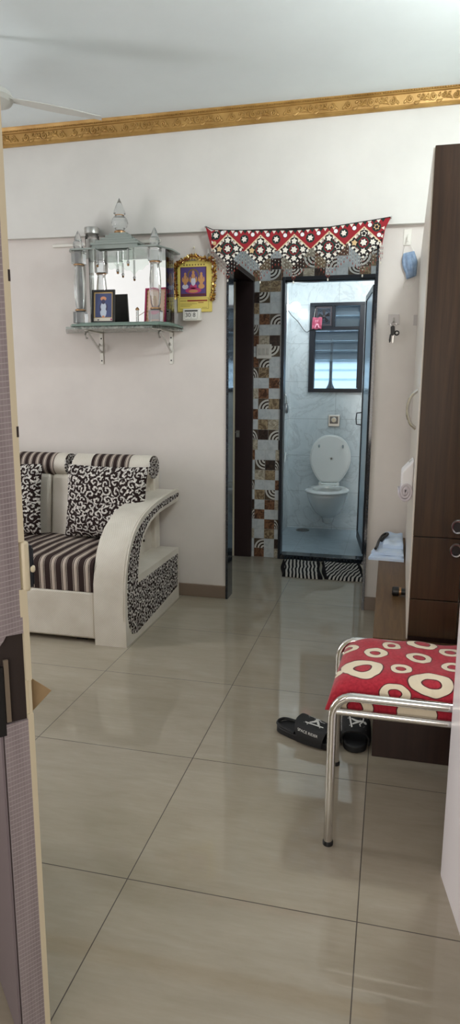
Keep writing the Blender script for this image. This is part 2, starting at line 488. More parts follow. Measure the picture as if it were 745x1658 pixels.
# ------------------------------------------------------------------ passage
wmulti('wall_passage_left', [(-1.09, -1.01, 3.91, 4.0, 0, CEIL), (-1.09, -1.01, 4.0, 4.87, 2.06, CEIL)], M['bathtile'])
bm = B(); box(bm, -1.10, -1.0, 4.0, 4.87, 2.03, 2.062); struct('trim_3', bm, M['doorleaf'])
wbox('wall_passage_right', .03, .12, 3.91, 4.87, 0, CEIL, M['bathtile'])
# small side room behind the passage's left doorway
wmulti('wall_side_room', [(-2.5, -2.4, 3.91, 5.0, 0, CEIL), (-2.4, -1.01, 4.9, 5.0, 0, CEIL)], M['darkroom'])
# its brown door leaf, swung open against the far wall
bm = B(); box(bm, -1.80, -1.002, 4.835, 4.87, 0.004, 2.04)
d2 = struct('door_2', bm, M['doorleaf'], bevel=.003)
bm = B(); box(bm, -1.152, -1.134, 4.829, 4.836, .006, 2.03); obj('door_lipping', bm, M['cream'], d2)
bm = B(); box(bm, -1.123, -1.098, 4.826, 4.836, .92, .97); tube(bm, [(-1.118, 4.822, .958), (-1.118, 4.80, .958), (-1.095, 4.795, .957)], .005, 8)
obj('door_latch', bm, M['steel'], d2)

# mosaic wall beside and above the bathroom door, tile by tile
TC = ['white', 'brown', 'tan', 'beige', 'dark', 'arc']
def mosaic_mats():
    out = []
    m, nt, b = new_mat('white marble mosaic'); g = G(nt); n = g.noise(g.geo(), 22, 5, .6, 1)
    L(nt, g.ramp(n, [(.3, srgb(188, 196, 200)), (.6, srgb(214, 219, 221))]), b.inputs['Base Color']); setp(b, rough=.2); out.append(m)
    for nm, a, c in (('brown embossed mosaic', srgb(74, 46, 32), srgb(142, 100, 72)), ('tan embossed mosaic', srgb(112, 92, 70), srgb(178, 158, 126)),
                     ('beige floral mosaic', srgb(150, 138, 118), srgb(206, 198, 180)), ('dark brown mosaic', srgb(40, 30, 26), srgb(70, 52, 44))):
        m, nt, b = new_mat(nm); g = G(nt); n = g.noise(g.geo(), 26, 3, .5, 2.2)
        L(nt, g.ramp(n, [(.38, a), (.62, c)]), b.inputs['Base Color']); g.bump(n, b, .5, .003); setp(b, rough=.28); out.append(m)
    m, nt, b = new_mat('concentric arc mosaic'); g = G(nt)
    uv = g.coord('UV'); x, y, z = g.xyz(uv)
    d = g.m('SQRT', g.m('ADD', g.m('MULTIPLY', x, x), g.m('MULTIPLY', y, y)))
    L(nt, g.ramp(d, [(0, srgb(60, 48, 40)), (.14, srgb(216, 214, 208)), (.32, srgb(56, 44, 38)), (.46, srgb(216, 214, 208)), (.64, srgb(58, 46, 40)), (.78, srgb(214, 212, 206)), (.96, srgb(92, 80, 68))], 'CONSTANT'), b.inputs['Base Color'])
    setp(b, rough=.22); out.append(m)
    return out
def mosaic():
    bm = B(); uvl = bm.loops.layers.uv.new('uv')
    T, gp = .0755, .0008
    rn = random.Random(5)
    # rows from the floor up; letters w,b,t,e,d and arcs with the corner they turn about
    rows = ['w b w e', 'w a0 w d', 'e w t w', 'w w b a1', 'a0 b w w', 'd w b e', 'w t a2 w', 'a1 w w b', 'w e t w', 'w a2 d a1', 'b w w e',
            'e w w d', 'a1 d a0 w', 'w t e w', 'b w w w', 'w a0 t d', 'e b w w', 'w w b a1', 'a1 t w w', 'b a0 w w', 'w w a3 w', 'b e d w', 'a3 w w w', 'w b a0 w',
            't w w w', 'd a3 w w', 'w t t w', 't w a3 b', 'w t d e', 't d w a1', 'w e t w', 'b w a0 t', 'w t w d', 'e b w w', 'a0 w t w', 'w d e b', 't w w a3', 'w b t w']
    key = dict(w=0, b=1, t=2, e=3, d=4, a=5)
    def tile(x0, x1, z0, z1, code):
        x0, x1 = max(x0, -1.012), min(x1, .03)
        if x1-x0 < .004: return
        vs = [bm.verts.new(p) for p in ((x0+gp, 4.868, z0+gp), (x1-gp, 4.868, z0+gp), (x1-gp, 4.868, z1-gp), (x0+gp, 4.868, z1-gp))]
        f = bm.faces.new(vs); f.material_index = key[code[0]]
        uvs = [(0, 0), (1, 0), (1, 1), (0, 1)]
        if code[0] == 'a':
            k = int(code[1]); cx, cz = [(1, 0), (1, 1), (1, 1), (0, 1)][k] if False else [(1, 0), (0, 0), (1, 1), (0, 1)][k]
            uvs = [(abs(a-cx), abs(b-cz)) for a, b in uvs]
        for lp, q in zip(f.loops, uvs): lp[uvl].uv = q
    z = -.004
    for i, r in enumerate(rows):
        off = (.027 if i < 11 else .047) - 1.012
        z1 = z+T
        codes = r.split()
        xs = [-1.02, off, off+.078, off+.156, off+.234]
        for k in range(4):
            if xs[k] > -.80 and z1 < 2.05: continue
            xe = xs[k+1] if z > 2.045 else min(xs[k+1], -.795)
            tile(xs[k], xe, max(z, .001), z1, codes[k])
        if z > 2.03:
            x = xs[4]
            while x < .03:
                tile(x, x+.078, max(z, 2.055), z1, rn.choice(['w', 'w', 'b', 't', 'e', 'd', 'a0', 'a2', 'w', 'a3'])); x += .078
        z = z1
        if z > CEIL: break
    bm2 = bm
    o = struct('wall_mosaic', bm2, mosaic_mats()); return o
mosaic()
wmulti('wall_bathroom_front', [(-1.012, -.795, 4.8695, 4.95, 0, CEIL), (-.122, .6, 4.8695, 4.95, 0, CEIL), (-.795, -.122, 4.8695, 4.95, 2.05, CEIL)], plain('pale grout', srgb(176, 178, 176), .7))

# ------------------------------------------------------------------ bathroom shell
wmulti('wall_bathroom_back', [(-1.0, -.738, 6.02, 6.14, 0, 2.5), (-.265, .7, 6.02, 6.14, 0, 2.5), (-.738, -.265, 6.02, 6.14, 0, 1.247), (-.738, -.265, 6.02, 6.14, 2.014, 2.5)], M['bathtile'])
wbox('wall_bathroom_left', -1.0, -.905, 4.95, 6.02, 0, 2.5, M['bathtile'])
wbox('wall_bathroom_right', .55, .65, 4.95, 6.02, 0, 2.5, M['bathtile'])
wbox('floor_bathroom', -.905, .55, 4.93, 6.02, -.1, .004, M['bathfloor'])
wbox('ceiling_bathroom', -1.0, .65, 4.95, 6.14, 2.5, 2.6, M['ceil'])
wbox('floor_side_room', -2.5, -1.0, 4.88, 5.0, -.1, -.001, M['floor'])
# bathroom door: black frame, granite sill, leaf swung inwards
bm = B()
for b in [(-.797, -.776, 4.845, 4.94, .0, 2.055), (-.150, -.122, 4.845, 4.94, 0, 2.055), (-.776, -.150, 4.845, 4.94, 2.030, 2.055)]: box(bm, *b)
for b in [(-.160, -.150, 4.875, 4.93, .03, 2.027), (-.776, -.150, 4.875, 4.93, 2.022, 2.030)]: box(bm, *b)
struct('trim_4', bm, M['blackmetal'], bevel=.002)
bm = B(); box(bm, -.776, -.150, 4.84, 4.945, 0, .036); struct('trim_5', bm, M['granite'], bevel=.003)
def bath_door():
    ax = Vector((-.155, 4.955, 0)); ang = math.atan2(.60, -.074); Ld = .60
    d = Vector((cos(ang), sin(ang), 0)); n = Vector((sin(ang), -cos(ang), 0))
    def P(s, o, z): return ax+d*s+n*o+Vector((0, 0, z))
    def bx(bm, s0, s1, o0, o1, z0, z1, mi=0):
        vs = [bm.verts.new(P(s, o, z)) for s in (s0, s1) for o in (o0, o1) for z in (z0, z1)]
        for f in [(0, 1, 3, 2), (4, 6, 7, 5), (0, 4, 5, 1), (2, 3, 7, 6), (0, 2, 6, 4), (1, 5, 7, 3)]: bm.faces.new([vs[i] for i in f]).material_index = mi
    bm = B(); w = .034
    bx(bm, 0, w, -.014, .014, .05, 2.0); bx(bm, Ld-w, Ld, -.014, .014, .05, 2.0); bx(bm, w, Ld-w, -.014, .014, 1.96, 2.0); bx(bm, w, Ld-w, -.014, .014, .05, .11)
    d3 = struct('door_3', bm, M['blackmetal'])
    bm = B(); bx(bm, w, Ld-w, -.006, .006, .11, 1.96)
    obj('door_panel', bm, plain('pale blue door sheet', srgb(188, 206, 220), .25), d3)
    # purple flower printed on the sheet
    bm = B()
    for (s, z, r, k) in ((.45, .60, .075, 0), (.49, .42, .080, .5), (.40, .28, .06, .2)):
        for q in range(6):
            a = q*PI/3+k
            pts = [(s+r*.1*cos(a), z+r*.1*sin(a)), (s+r*.6*cos(a-.38), z+r*.7*sin(a-.38)), (s+r*cos(a), z+r*1.15*sin(a)), (s+r*.6*cos(a+.38), z+r*.7*sin(a+.38))]
            bm.faces.new([bm.verts.new(P(x, .0072, zz)) for x, zz in pts])
    obj('flower_print', bm, plain('purple flower print', srgb(122, 92, 118), .4), d3)
    bm = B(); tube(bm, [P(Ld-.02, .014, 1.09), P(Ld-.02, .05, 1.085), P(Ld-.02, .055, 1.04), P(Ld-.02, .05, .995), P(Ld-.02, .014, .99)], .005, 8)
    tube(bm, [P(Ld-.02, -.014, 1.09), P(Ld-.02, -.05, 1.085), P(Ld-.02, -.055, 1.04), P(Ld-.02, -.05, .995), P(Ld-.02, -.014, .99)], .005, 8)
    obj('door_handle', bm, M['blackmetal'], d3, smooth=True)
bath_door()

# bathroom window: black frame, exhaust opening above left, glass louvres
def frosted():
    m, nt, b = new_mat('frosted louvre glass'); setp(b, color=(.74, .88, .95), rough=.22, trans=.9, ior=1.15); return m
bm = B()
x0, x1, z0, z1 = -.738, -.265, 1.247, 2.014
for b in [(x0, x0+.046, 6.0, 6.07, z0+.034, z1-.028), (x1-.042, x1, 6.0, 6.07, z0+.034, z1-.028), (x0, x1, 6.0, 6.07, z0, z0+.034), (x0, x1, 6.0, 6.07, z1-.028, z1), (x0+.046, x1-.042, 6.005, 6.065, 1.782, 1.812), (-.545, -.518, 6.005, 6.065, 1.812, z1-.028)]: box(bm, *b)
w1 = struct('window_1', bm, M['blackmetal'], bevel=.002)
def louvre(x0, x1, zc, h=.104, tilt=.30):
    bm = B(); vs = box(bm, x0, x1, 6.05, 6.055, zc-h/2, zc+h/2)
    bmesh.ops.rotate(bm, verts=vs, cent=(0, 6.0525, zc), matrix=Matrix.Rotation(-tilt, 3, 'X'))
    return obj('louvre', bm, M['frost'], w1)
M['frost'] = frosted()
for k in range(6): louvre(-.692, -.307, 1.318+k*.082)
for k in range(2): louvre(-.518, -.307, 1.86+k*.085)
bm = B()
for x in (-.695, -.311): box(bm, x-.006, x+.006, 6.03, 6.06, 1.285, 1.78)
obj('louvre_channel', bm, M['blackmetal'], w1)
# outside: added pale wall and dark slab, shading the louvres darker towards the top
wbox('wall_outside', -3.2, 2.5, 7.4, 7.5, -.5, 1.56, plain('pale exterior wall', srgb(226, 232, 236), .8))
wmulti('louvre_shade', [(-3.2, 2.5, 7.4, 7.5, 1.56, 3.4), (-1.1, .2, 6.6, 7.4, 2.0, 2.1)], plain('dark louvre shading', srgb(40, 46, 52), .8))
# ------------------------------------------------------------------ sofa
def sofa():
    t = thing('sofa', 'cream quilted sofa with brown striped seats and curved arms against the left wall', 'sofa', (-2.2, 3.35, 0))
    x0, x1 = -3.02, -1.402
    bm = B(); box(bm, x0, x1, 2.92, 3.78, .025, .272); obj('base', bm, M['leatherette'], t, bevel=.012)
    for x in (x0+.1, x1-.1):
        for y in (3.0, 3.7):
            bm = B(); box(bm, x-.03, x+.03, y-.03, y+.03, 0, .026); obj('foot', bm, M['blackplastic'], t)
    bm = B(); prism(bm, [(3.08, .28), (3.08, .46), (3.42, .48), (3.52, .62), (3.56, .76), (3.70, .76), (3.70, .28)], x1-.003, x1+.02, 'X'); obj('side_board', bm, M['leatherette'], t, bevel=.006)
    W = (x1-x0)/3
    # striped seats: rounded front edge, stripes run front to back and fold down the front
    for k in range(3):
        a, b = x0+k*W+.004, x0+(k+1)*W-.004
        bm = B(); prof = [(2.925, .272), (2.922, .395)] + [(2.922+.045-.045*cos(q), .395+.042*sin(q)) for q in [PI*.125, PI*.25, PI*.375, PI*.5]] + [(3.2, .442), (3.52, .428), (3.52, .272)]
        n = 12
        rings = []
        for i in range(n+1):
            x = a+(b-a)*i/n; rings.append([bm.verts.new((x, y, z+.003*sin(i*2.1+y*9)*(1 if z > .4 else 0))) for y, z in prof])
        for r1, r2 in zip(rings, rings[1:]):
            for i in range(len(prof)):
                j = (i+1) % len(prof); bm.faces.new((r1[i], r1[j], r2[j], r2[i]))
        bm.faces.new(rings[0]); bm.faces.new(rings[-1][::-1])
        obj('seat', bm, M['stripe'], t, smooth=True)
    # backrest panels
    for k in range(3):
        a, b = x0+k*W+.004, x0+(k+1)*W-.004
        bm = B(); prism(bm, [(3.475, .40), (3.52, .775), (3.70, .775), (3.70, .40)], a, b, 'X'); obj('backrest', bm, M['leatherette'], t, bevel=.02, seg=3)
    bm = B(); prism(bm, [(3.70, .05), (3.68, .80), (3.765, .80), (3.765, .05)], x0, x1+.05, 'X'); obj('back_frame', bm, M['leatherette'], t, bevel=.01)
    # headrest rolls, each with a striped middle and printed end caps
    edges = [(-2.88, -2.34), (-2.32, -1.845), (-1.805, -1.322)]
    for a, b in edges:
        s0, s1 = a+(b-a)*.255, a+(b-a)*.745
        if b > -1.4: s0, s1 = -1.681, -1.448
        elif b > -1.9: s0, s1 = -2.17, -1.92
        yc, zc, ry, rz = 3.60, .828, .082, .068
        def roll_bm(u0, u1, e=1.0, n=28):
            bm = B()
            for f0 in (0,):
                ring = [[bm.verts.new((u, yc+ry*e*cos(2*PI*i/n), zc+rz*e*sin(2*PI*i/n))) for i in range(n)] for u in (u0, u1)]
                for i in range(n): bm.faces.new((ring[0][i], ring[0][(i+1) % n], ring[1][(i+1) % n], ring[1][i]))
                bm.faces.new(ring[0]); bm.faces.new(ring[1][::-1])
            return bm
        h = obj('headrest', roll_bm(a+.006, b-.006), M['leatherette'], t, smooth=True)
        obj('striped_band', roll_bm(s0, s1, 1.02), M['stripe2'], h, smooth=True)
        for u0, u1 in ((a, a+.012), (b-.012, b)): obj('end_cap', roll_bm(u0, u1, .97), M['scrollside2'], h, smooth=True)
    # curved arms with shelf box
    outer = [(2.912, .0), (2.908, .14), (2.912, .32), (2.934, .408), (2.965, .478), (3.005, .53), (3.06, .575), (3.154, .62), (3.256, .645), (3.356, .661), (3.47, .671), (3.60, .678), (3.74, .680), (3.775, .672), (3.788, .648), (3.778, .618)]
    inner = [(3.747, .609), (3.63, .606), (3.531, .602), (3.43, .597), (3.352, .586), (3.285, .57), (3.227, .544), (3.19, .52), (3.16, .49), (3.124, .427), (3.10, .36), (3.093, .327)]
    boxo = [(3.754, .322), (3.762, .315), (3.757, .0)]
    pat = [(2.955, .09), (2.938, .155), (2.936, .30), (2.957, .398), (2.988, .465), (3.026, .512), (3.075, .552), (3.165, .596), (3.26, .622), (3.36, .640), (3.47, .651), (3.60, .657), (3.755, .660), (3.757, .638), (3.63, .628), (3.52, .623), (3.42, .618), (3.335, .605), (3.26, .585), (3.20, .558), (3.165, .532), (3.132, .50), (3.098, .435), (3.078, .37), (3.072, .289), (3.728, .287), (3.722, .085), (3.30, .052), (3.036, .034), (2.985, .048)]
    for xa, xb, sg in ((-1.402, -1.232, 1), (x0-.17, x0, -1)):
        bm = B(); prism(bm, outer+inner+boxo, xa, xb, 'X'); bmesh.ops.triangulate(bm, faces=[f for f in bm.faces if len(f.verts) > 4], ngon_method='EAR_CLIP')
        a = obj('arm', bm, M['leatherette'], t, bevel=.006)
        xs = xb if sg > 0 else xa
        bm = B(); prism(bm, pat, xs-.002, xs+.004, 'X'); bmesh.ops.triangulate(bm, faces=[f for f in bm.faces if len(f.verts) > 4], ngon_method='EAR_CLIP')
        obj('side_panel', bm, M['scrollside'], a)
        bm = B()
        for off, xx in ((.0, xs), (-.0, xs-sg*.012)):
            tube(bm, [(xx+(.001*sg if off == 0 and xx == xs else 0), y+.0, z+.002) for y, z in smooth_path([(p[0], p[1], 0) for p in outer[1:13]], 2) for y, z in [(y, z)]] if False else [(xx, v.x-.0015, v.y+.0015) for v in smooth_path([(p[0], p[1], 0) for p in outer[1:13]], 2)], .0028, 6)
        obj('piping', bm, M['leatherplain'], a, smooth=True)
    return t
M['stripe2'] = mat_stripe('brown striped roll fabric', .047, .004)
M['scrollside2'] = mat_scroll('scroll leaf print roll ends', 30.0, 'YZ')
sofa()

def throw(loc, rz, rx, label, seed, w=.50, h=.415):
    bm = B(); pillow(bm, w, h, .135, seed=seed, pinch=.04)
    bmesh.ops.rotate(bm, verts=bm.verts, cent=(0, 0, 0), matrix=Matrix.Rotation(rx, 3, 'X'))
    o = obj('throw_pillow', bm, M['scroll'], None, smooth=True); o.location = loc; o.rotation_euler = (0, 0, rz)
    tag(o, label, 'pillow', 'scroll print throw pillows')
throw((-1.545, 3.405, .645), rad(-3), rad(-9), 'dark scroll print pillow leaning behind the curved sofa arm', 1)
throw((-2.20, 3.41, .640), rad(2), rad(-8), 'dark scroll print pillow partly hidden by the open door edge', 2)

# ------------------------------------------------------------------ wall shelf with glass shrine
def wall_shelf():
    t = thing('wall_shelf', 'thin marbled shelf on two steel brackets carrying the glass shrine', 'shelf', (-1.58, 3.81, 1.60))
    m, nt, b = new_mat('grey green marbled shelf'); g = G(nt); n = g.noise(g.geo(), 18, 6, .7, 2)
    L(nt, g.ramp(n, [(.35, srgb(96, 110, 104)), (.65, srgb(196, 200, 194))]), b.inputs['Base Color']); setp(b, rough=.2)
    bm = B(); prism(bm, [(-1.955, 3.81), (-1.206, 3.81), (-1.225, 3.70), (-1.30, 3.545), (-1.82, 3.545), (-1.90, 3.70)], 1.604, 1.618, 'Z'); obj('shelf_board', bm, m, t, bevel=.002)
    for x in (-1.722, -1.28):
        bm = B(); box(bm, x-.011, x+.011, 3.803, 3.81, 1.42, 1.602); box(bm, x-.011, x+.011, 3.60, 3.81, 1.598, 1.604)
        k = obj('bracket', bm, M['plasticwhite'], t, bevel=.001)
        bm = B(); box_pts = [(x, 3.80, 1.488), (x, 3.62, 1.594)]; tube(bm, box_pts, .006, 6)
        tube(bm, [(x, 3.625, 1.596), (x, 3.598, 1.592), (x, 3.588, 1.575), (x, 3.598, 1.557), (x, 3.615, 1.560)], .0045, 6)
        tube(bm, [(x, 3.80, 1.488), (x, 3.775, 1.497), (x, 3.765, 1.520), (x, 3.778, 1.537), (x, 3.795, 1.528)], .0045, 6)
        obj('scroll_brace', bm, M['steel'], k, smooth=True)
        for z in (1.44, 1.57):
            bm = B(); sphere(bm, (x, 3.802, z), .0045, 8, 5); obj('screw', bm, M['blackmetal'], k, smooth=True)
wall_shelf()

def shrine():
    t = thing('glass_shrine', 'clear glass home shrine with crystal pillars and pointed dome on the wall shelf', 'shrine', (-1.52, 3.65, 1.6185))
    z0 = 1.6185
    bm = B(); prism(bm, [(-1.81, 3.79), (-1.20, 3.79), (-1.20, 3.60), (-1.255, 3.52), (-1.77, 3.52), (-1.81, 3.58)], z0, z0+.012, 'Z'); obj('base_plate', bm, M['glassedge'], t, bevel=.002)
    bm = B(); prism(bm, [(-1.78, 3.79), (-1.22, 3.79), (-1.22, 3.60), (-1.27, 3.54), (-1.73, 3.54), (-1.78, 3.60)], z0+.012, z0+.020, 'Z'); obj('base_step', bm, M['glassedge'], t)
    zb = z0+.020
    def column(x, y, finial=True):
        bm = B()
        box(bm, x-.032, x+.032, y-.032, y+.032, zb, zb+.062)
        lathe(bm, [(.022, .062), (.028, .068), (.028, .074), (.020, .080), (.027, .10), (.032, .16), (.033, .22), (.028, .27), (.024, .30), (.026, .312), (.026, .318)], (x, y, zb), 12, ang=.2)
        box(bm, x-.031, x+.031, y-.031, y+.031, zb+.318, zb+.385)
        c = obj('pillar', bm, M['crystal'], t, bevel=.003)
        for z in (.068, .312):
            bm = B(); lathe(bm, [(.024, z), (.030, z), (.030, z+.007), (.024, z+.007)], (x, y, zb), 16); obj('gold_ring', bm, M['brass'], c, smooth=True)
        if finial:
            bm = B(); zt = zb+.400
            lathe(bm, [(.012, 0), (.026, .004), (.030, .022), (.026, .038), (.018, .045), (.022, .05), (.012, .075), (.0, .098)], (x, y, zt), 10)
            obj('finial', bm, M['crystal'], c)
    column(-1.742, 3.58); column(-1.292, 3.58)
    # roof plates and stepped pyramid
    zr = zb+.386
    bm = B(); prism(bm, [(-1.80, 3.79), (-1.215, 3.79), (-1.215, 3.66), (-1.262, 3.53), (-1.43, 3.53), (-1.43, 3.60), (-1.62, 3.60), (-1.62, 3.53), (-1.77, 3.53), (-1.80, 3.58)], zr, zr+.009, 'Z')
    obj('roof_plate', bm, M['glassroof'], t, bevel=.0015)
    bm = B(); cx, cyy = -1.525, 3.66
    for k, (hw, z) in enumerate(((.142, .030), (.118, .045), (.094, .060), (.072, .075), (.052, .089))):
        box(bm, cx-hw, cx+hw, cyy-hw*.62, cyy+hw*.62, zr+z, zr+z+.013)
    box(bm, cx-.135, cx+.135, cyy-.084, cyy-.079, zr+.008, zr+.031); box(bm, cx-.135, cx+.135, cyy+.079, cyy+.084, zr+.008, zr+.031)
    obj('stepped_roof', bm, M['glassroof'], t, bevel=.002)
    bm = B(); lathe(bm, [(.02, .112), (.024, .122), (.042, .14), (.047, .16), (.040, .182), (.026, .194), (.022, .198), (.034, .206), (.030, .222), (.018, .252), (.0, .290)], (cx, cyy, zr), 16)
    d = obj('dome_finial', bm, M['crystal'], t, smooth=True, angle=25)
    bm = B(); lathe(bm, [(.024, .103), (.032, .103), (.032, .113), (.024, .113)], (cx, cyy, zr), 18); obj('gold_ring', bm, M['brass'], d, smooth=True)
    bm = B(); lathe(bm, [(.02, .1945), (.026, .1945), (.026, .199), (.02, .199)], (cx, cyy, zr), 18)
    obj('gold_ring', bm, M['brass'], d, smooth=True)
    # mirror back and clear side sheets
    bm = B(); box(bm, -1.752, -1.235, 3.728, 3.734, zb, zr); obj('mirror_back', bm, M['mirror'], t)
    bm = B(); box(bm, -1.238, -1.233, 3.60, 3.726, zb, zr-.001); obj('side_sheet', bm, M['glassedge2'], t)
    bm = B(); box(bm, -1.775, -1.770, 3.62, 3.726, zb, zr-.001); obj('side_sheet', bm, M['glassedge2'], t)
    # wavy valance strips with drops
    for xa, xb in ((-1.71, -1.62), (-1.43, -1.325)):
        bm = B(); n = 14; top = []; bot = []
        for i in range(n+1):
            u = i/n; x = xa+(xb-xa)*u
            dz = .030+.030*(u if xa < -1.6 else 1-u)+.008*sin(u*PI*3)
            bot.append((x, zr-dz)); top.append((x, zr-.001))
        prism(bm, bot+top[::-1], 3.545, 3.550, 'Y'); obj('wavy_valance', bm, M['glassedge2'], t)
    bm = B(); n = 22; bot = []
    for i in range(n+1):
        u = i/n; x = -1.61+.18*u; bot.append((x, zr-.035-.045*(1-abs(2*u-1))+.006*sin(u*PI*7)))
    prism(bm, bot+[(-1.43, zr-.001), (-1.61, zr-.001)], 3.602, 3.607, 'Y'); obj('wavy_valance', bm, M['glassedge2'], t)
    for x, y, l in ((-1.615, 3.548, .075), (-1.435, 3.548, .075), (-1.52, 3.604, .105)):
        bm = B(); tube(bm, [(x, y, zr-.004), (x, y, zr-l)], .006, 8); sphere(bm, (x, y, zr-l), .009, 10, 7)
        o = obj('drop', bm, M['crystal'], t, smooth=True)
        bm = B(); sphere(bm, (x, y, zr-l-.010), .0075, 8, 6); obj('brown_tip', bm, M['brass'], o, smooth=True)
M['glassroof'] = plain('pale green roof glass', srgb(196, 208, 202), .10, trans=.5, ior=1.45)
M['brass'] = plain('dull brass', srgb(168, 130, 92), .35, metal=.6)
m_ = M['glassedge2'] = arch_glass('pale clear sheet', (.95, .98, .96)); 
shrine()

def picture(name_label, loc, w, h, rx, rz, frame_mat, kind):
    t = thing('framed_picture', name_label, 'picture', (0, 0, 0), 'pictures inside the glass shrine')
    bm = B()
    f = .012 if kind == 0 else .008
    for b in [(-w/2, w/2, -.006, .006, 0, f), (-w/2, w/2, -.006, .006, h-f, h), (-w/2, -w/2+f, -.006, .006, f, h-f), (w/2-f, w/2, -.006, .006, f, h-f)]: box(bm, *b)
    obj('frame', bm, frame_mat, t, world=False)
    bm = B(); box(bm, -w/2+.002, w/2-.002, .002, .0065, .002, h-.002); obj('backing', bm, M['blackplastic'], t, world=False)
    bm = B(); mats = kind_mats[kind]
    def q(x0, x1, z0, z1, mi, y): 
        fc = bm.faces.new([bm.verts.new(p) for p in ((x0, y, z0), (x1, y, z0), (x1, y, z1), (x0, y, z1))]); fc.material_index = mi
    def el(cx, cz, a, b, mi, y, n=14):
        fc = bm.faces.new([bm.verts.new((cx+a*cos(2*PI*k/n), y, cz+b*sin(2*PI*k/n))) for k in range(n)]); fc.material_index = mi
    iw, ih = w/2-f, h-f
    q(-iw, iw, f, ih, 0, .0018); q(-iw*.86, iw*.86, f+h*.12, ih-h*.04, 1, .0014)
    c = h*.5
    if kind == 0:
        q(-iw, iw, f, f+h*.10, 5, .0012)
        el(0, c+.045, .018, .012, 4, .001); el(0, c+.028, .011, .014, 2, .0006); el(0, c+.001, .017, .022, 3, .0008); el(0, c-.028, .019, .034, 3, .001); el(-.018, c-.005, .006, .02, 2, .0009); el(.019, c-.003, .006, .02, 2, .0009)
        el(0, c-.055, .008, .006, 4, .0006); el(.048, f+.01, .005, .006, 6, .0006); el(-.03, f+.008, .006, .003, 7, .0006)
    else:
        for k in range(9): el(-iw*.92, f+h*.10*k+.02, .004, .006, 4, .001); el(iw*.92, f+h*.10*k+.02, .004, .006, 4, .001)
        el(0, c+.04, .02, .024, 4, .001); el(0, c+.038, .012, .015, 2, .0008); el(0, c, .024, .024, 6, .0009); el(0, c-.035, .03, .016, 5, .0008); q(-.04, .04, f+.012, f+.05, 7, .0009)
    obj('print', bm, mats, t, world=False)
    t.location = loc; t.rotation_euler = (rx, 0, rz)
    return t
kind_mats = {0: [plain('gilt paper border', srgb(206, 176, 122), .5), plain('deep blue print', srgb(72, 82, 124), .5), plain('dusky figure print', srgb(62, 60, 88), .5), plain('pale robe print', srgb(196, 206, 220), .5), plain('orange turban print', srgb(216, 150, 110), .5), plain('cream print band', srgb(228, 220, 206), .5), plain('pink print dot', srgb(196, 84, 130), .5), plain('dark print dot', srgb(50, 50, 60), .5)],
             1: [plain('salmon paper border', srgb(222, 176, 150), .5), plain('peach print', srgb(226, 196, 172), .5), plain('face print', srgb(196, 150, 120), .5), plain('robe print', srgb(210, 120, 110), .5), plain('gold print', srgb(190, 160, 96), .5), plain('pink print', srgb(206, 110, 140), .5), plain('mauve print', srgb(150, 110, 140), .5), plain('grey print', srgb(170, 160, 160), .5)]}
picture('small black framed picture with blue background inside the glass shrine', (-1.622, 3.615, 1.640), .138, .186, rad(-6), rad(3), M['blackplastic'], 0)
picture('magenta framed picture leaning behind the right crystal pillar', (-1.328, 3.665, 1.640), .135, .196, rad(-7), rad(-8), plain('magenta frame', srgb(176, 36, 96), .4), 1)
# incense post
t = thing('incense_holder', 'slim clear post with brown cap standing between the shrine pictures', 'holder', (-1.415, 3.62, 1.6385))
bm = B(); lathe(bm, [(.014, 0), (.014, .004), (.0075, .006), (.0075, .070), (.0, .070)], (-1.415, 3.62, 1.6385), 12); obj('post', bm, M['crystal'], t, smooth=True)
bm = B(); lathe(bm, [(.0, .070), (.011, .070), (.011, .074), (.009, .080), (.0, .088)], (-1.415, 3.62, 1.6385), 12); obj('cap', bm, M['brass'], t, smooth=True)
bm = B(); tube(bm, smooth_path([(-1.406, 3.62, 1.68), (-1.39, 3.63, 1.69), (-1.372, 3.64, 1.707), (-1.36, 3.645, 1.70)], 2), .0018, 6); obj('curved_stick', bm, M['brass'], t, smooth=True)
# jar on the roof
zj = 2.0345
t = thing('glass_jar', 'clear glass jar with steel lid on top of the shrine roof', 'jar', (-1.722, 3.72, zj))
c = (-1.722, 3.72, zj)
bm = B(); lathe(bm, [(.034, 0), (.040, .004), (.040, .098), (.034, .106), (.034, .112)], c, 28, cap=False); obj('body', bm, arch_glass('jar glass', (.97, .98, .98)), t, smooth=True)
bm = B(); lathe(bm, [(.0, .006), (.036, .006), (.036, .080), (.0, .083)], c, 24, cap=False); obj('filling', bm, plain('pale grain', srgb(206, 204, 198), .8), t, smooth=True)
bm = B(); lathe(bm, [(.041, .108), (.0435, .111), (.0435, .140), (.041, .145), (.0, .145)], c, 28, cap=True); obj('lid', bm, M['steel'], t, smooth=True)

# conduit under the beam
bm = B(); box(bm, -2.012, -1.335, 3.792, 3.81, 2.100, 2.117); tag(obj('cable_conduit', bm, M['plasticwhite'], bevel=.002), 'thin white cable conduit on the wall just under the beam', 'conduit')

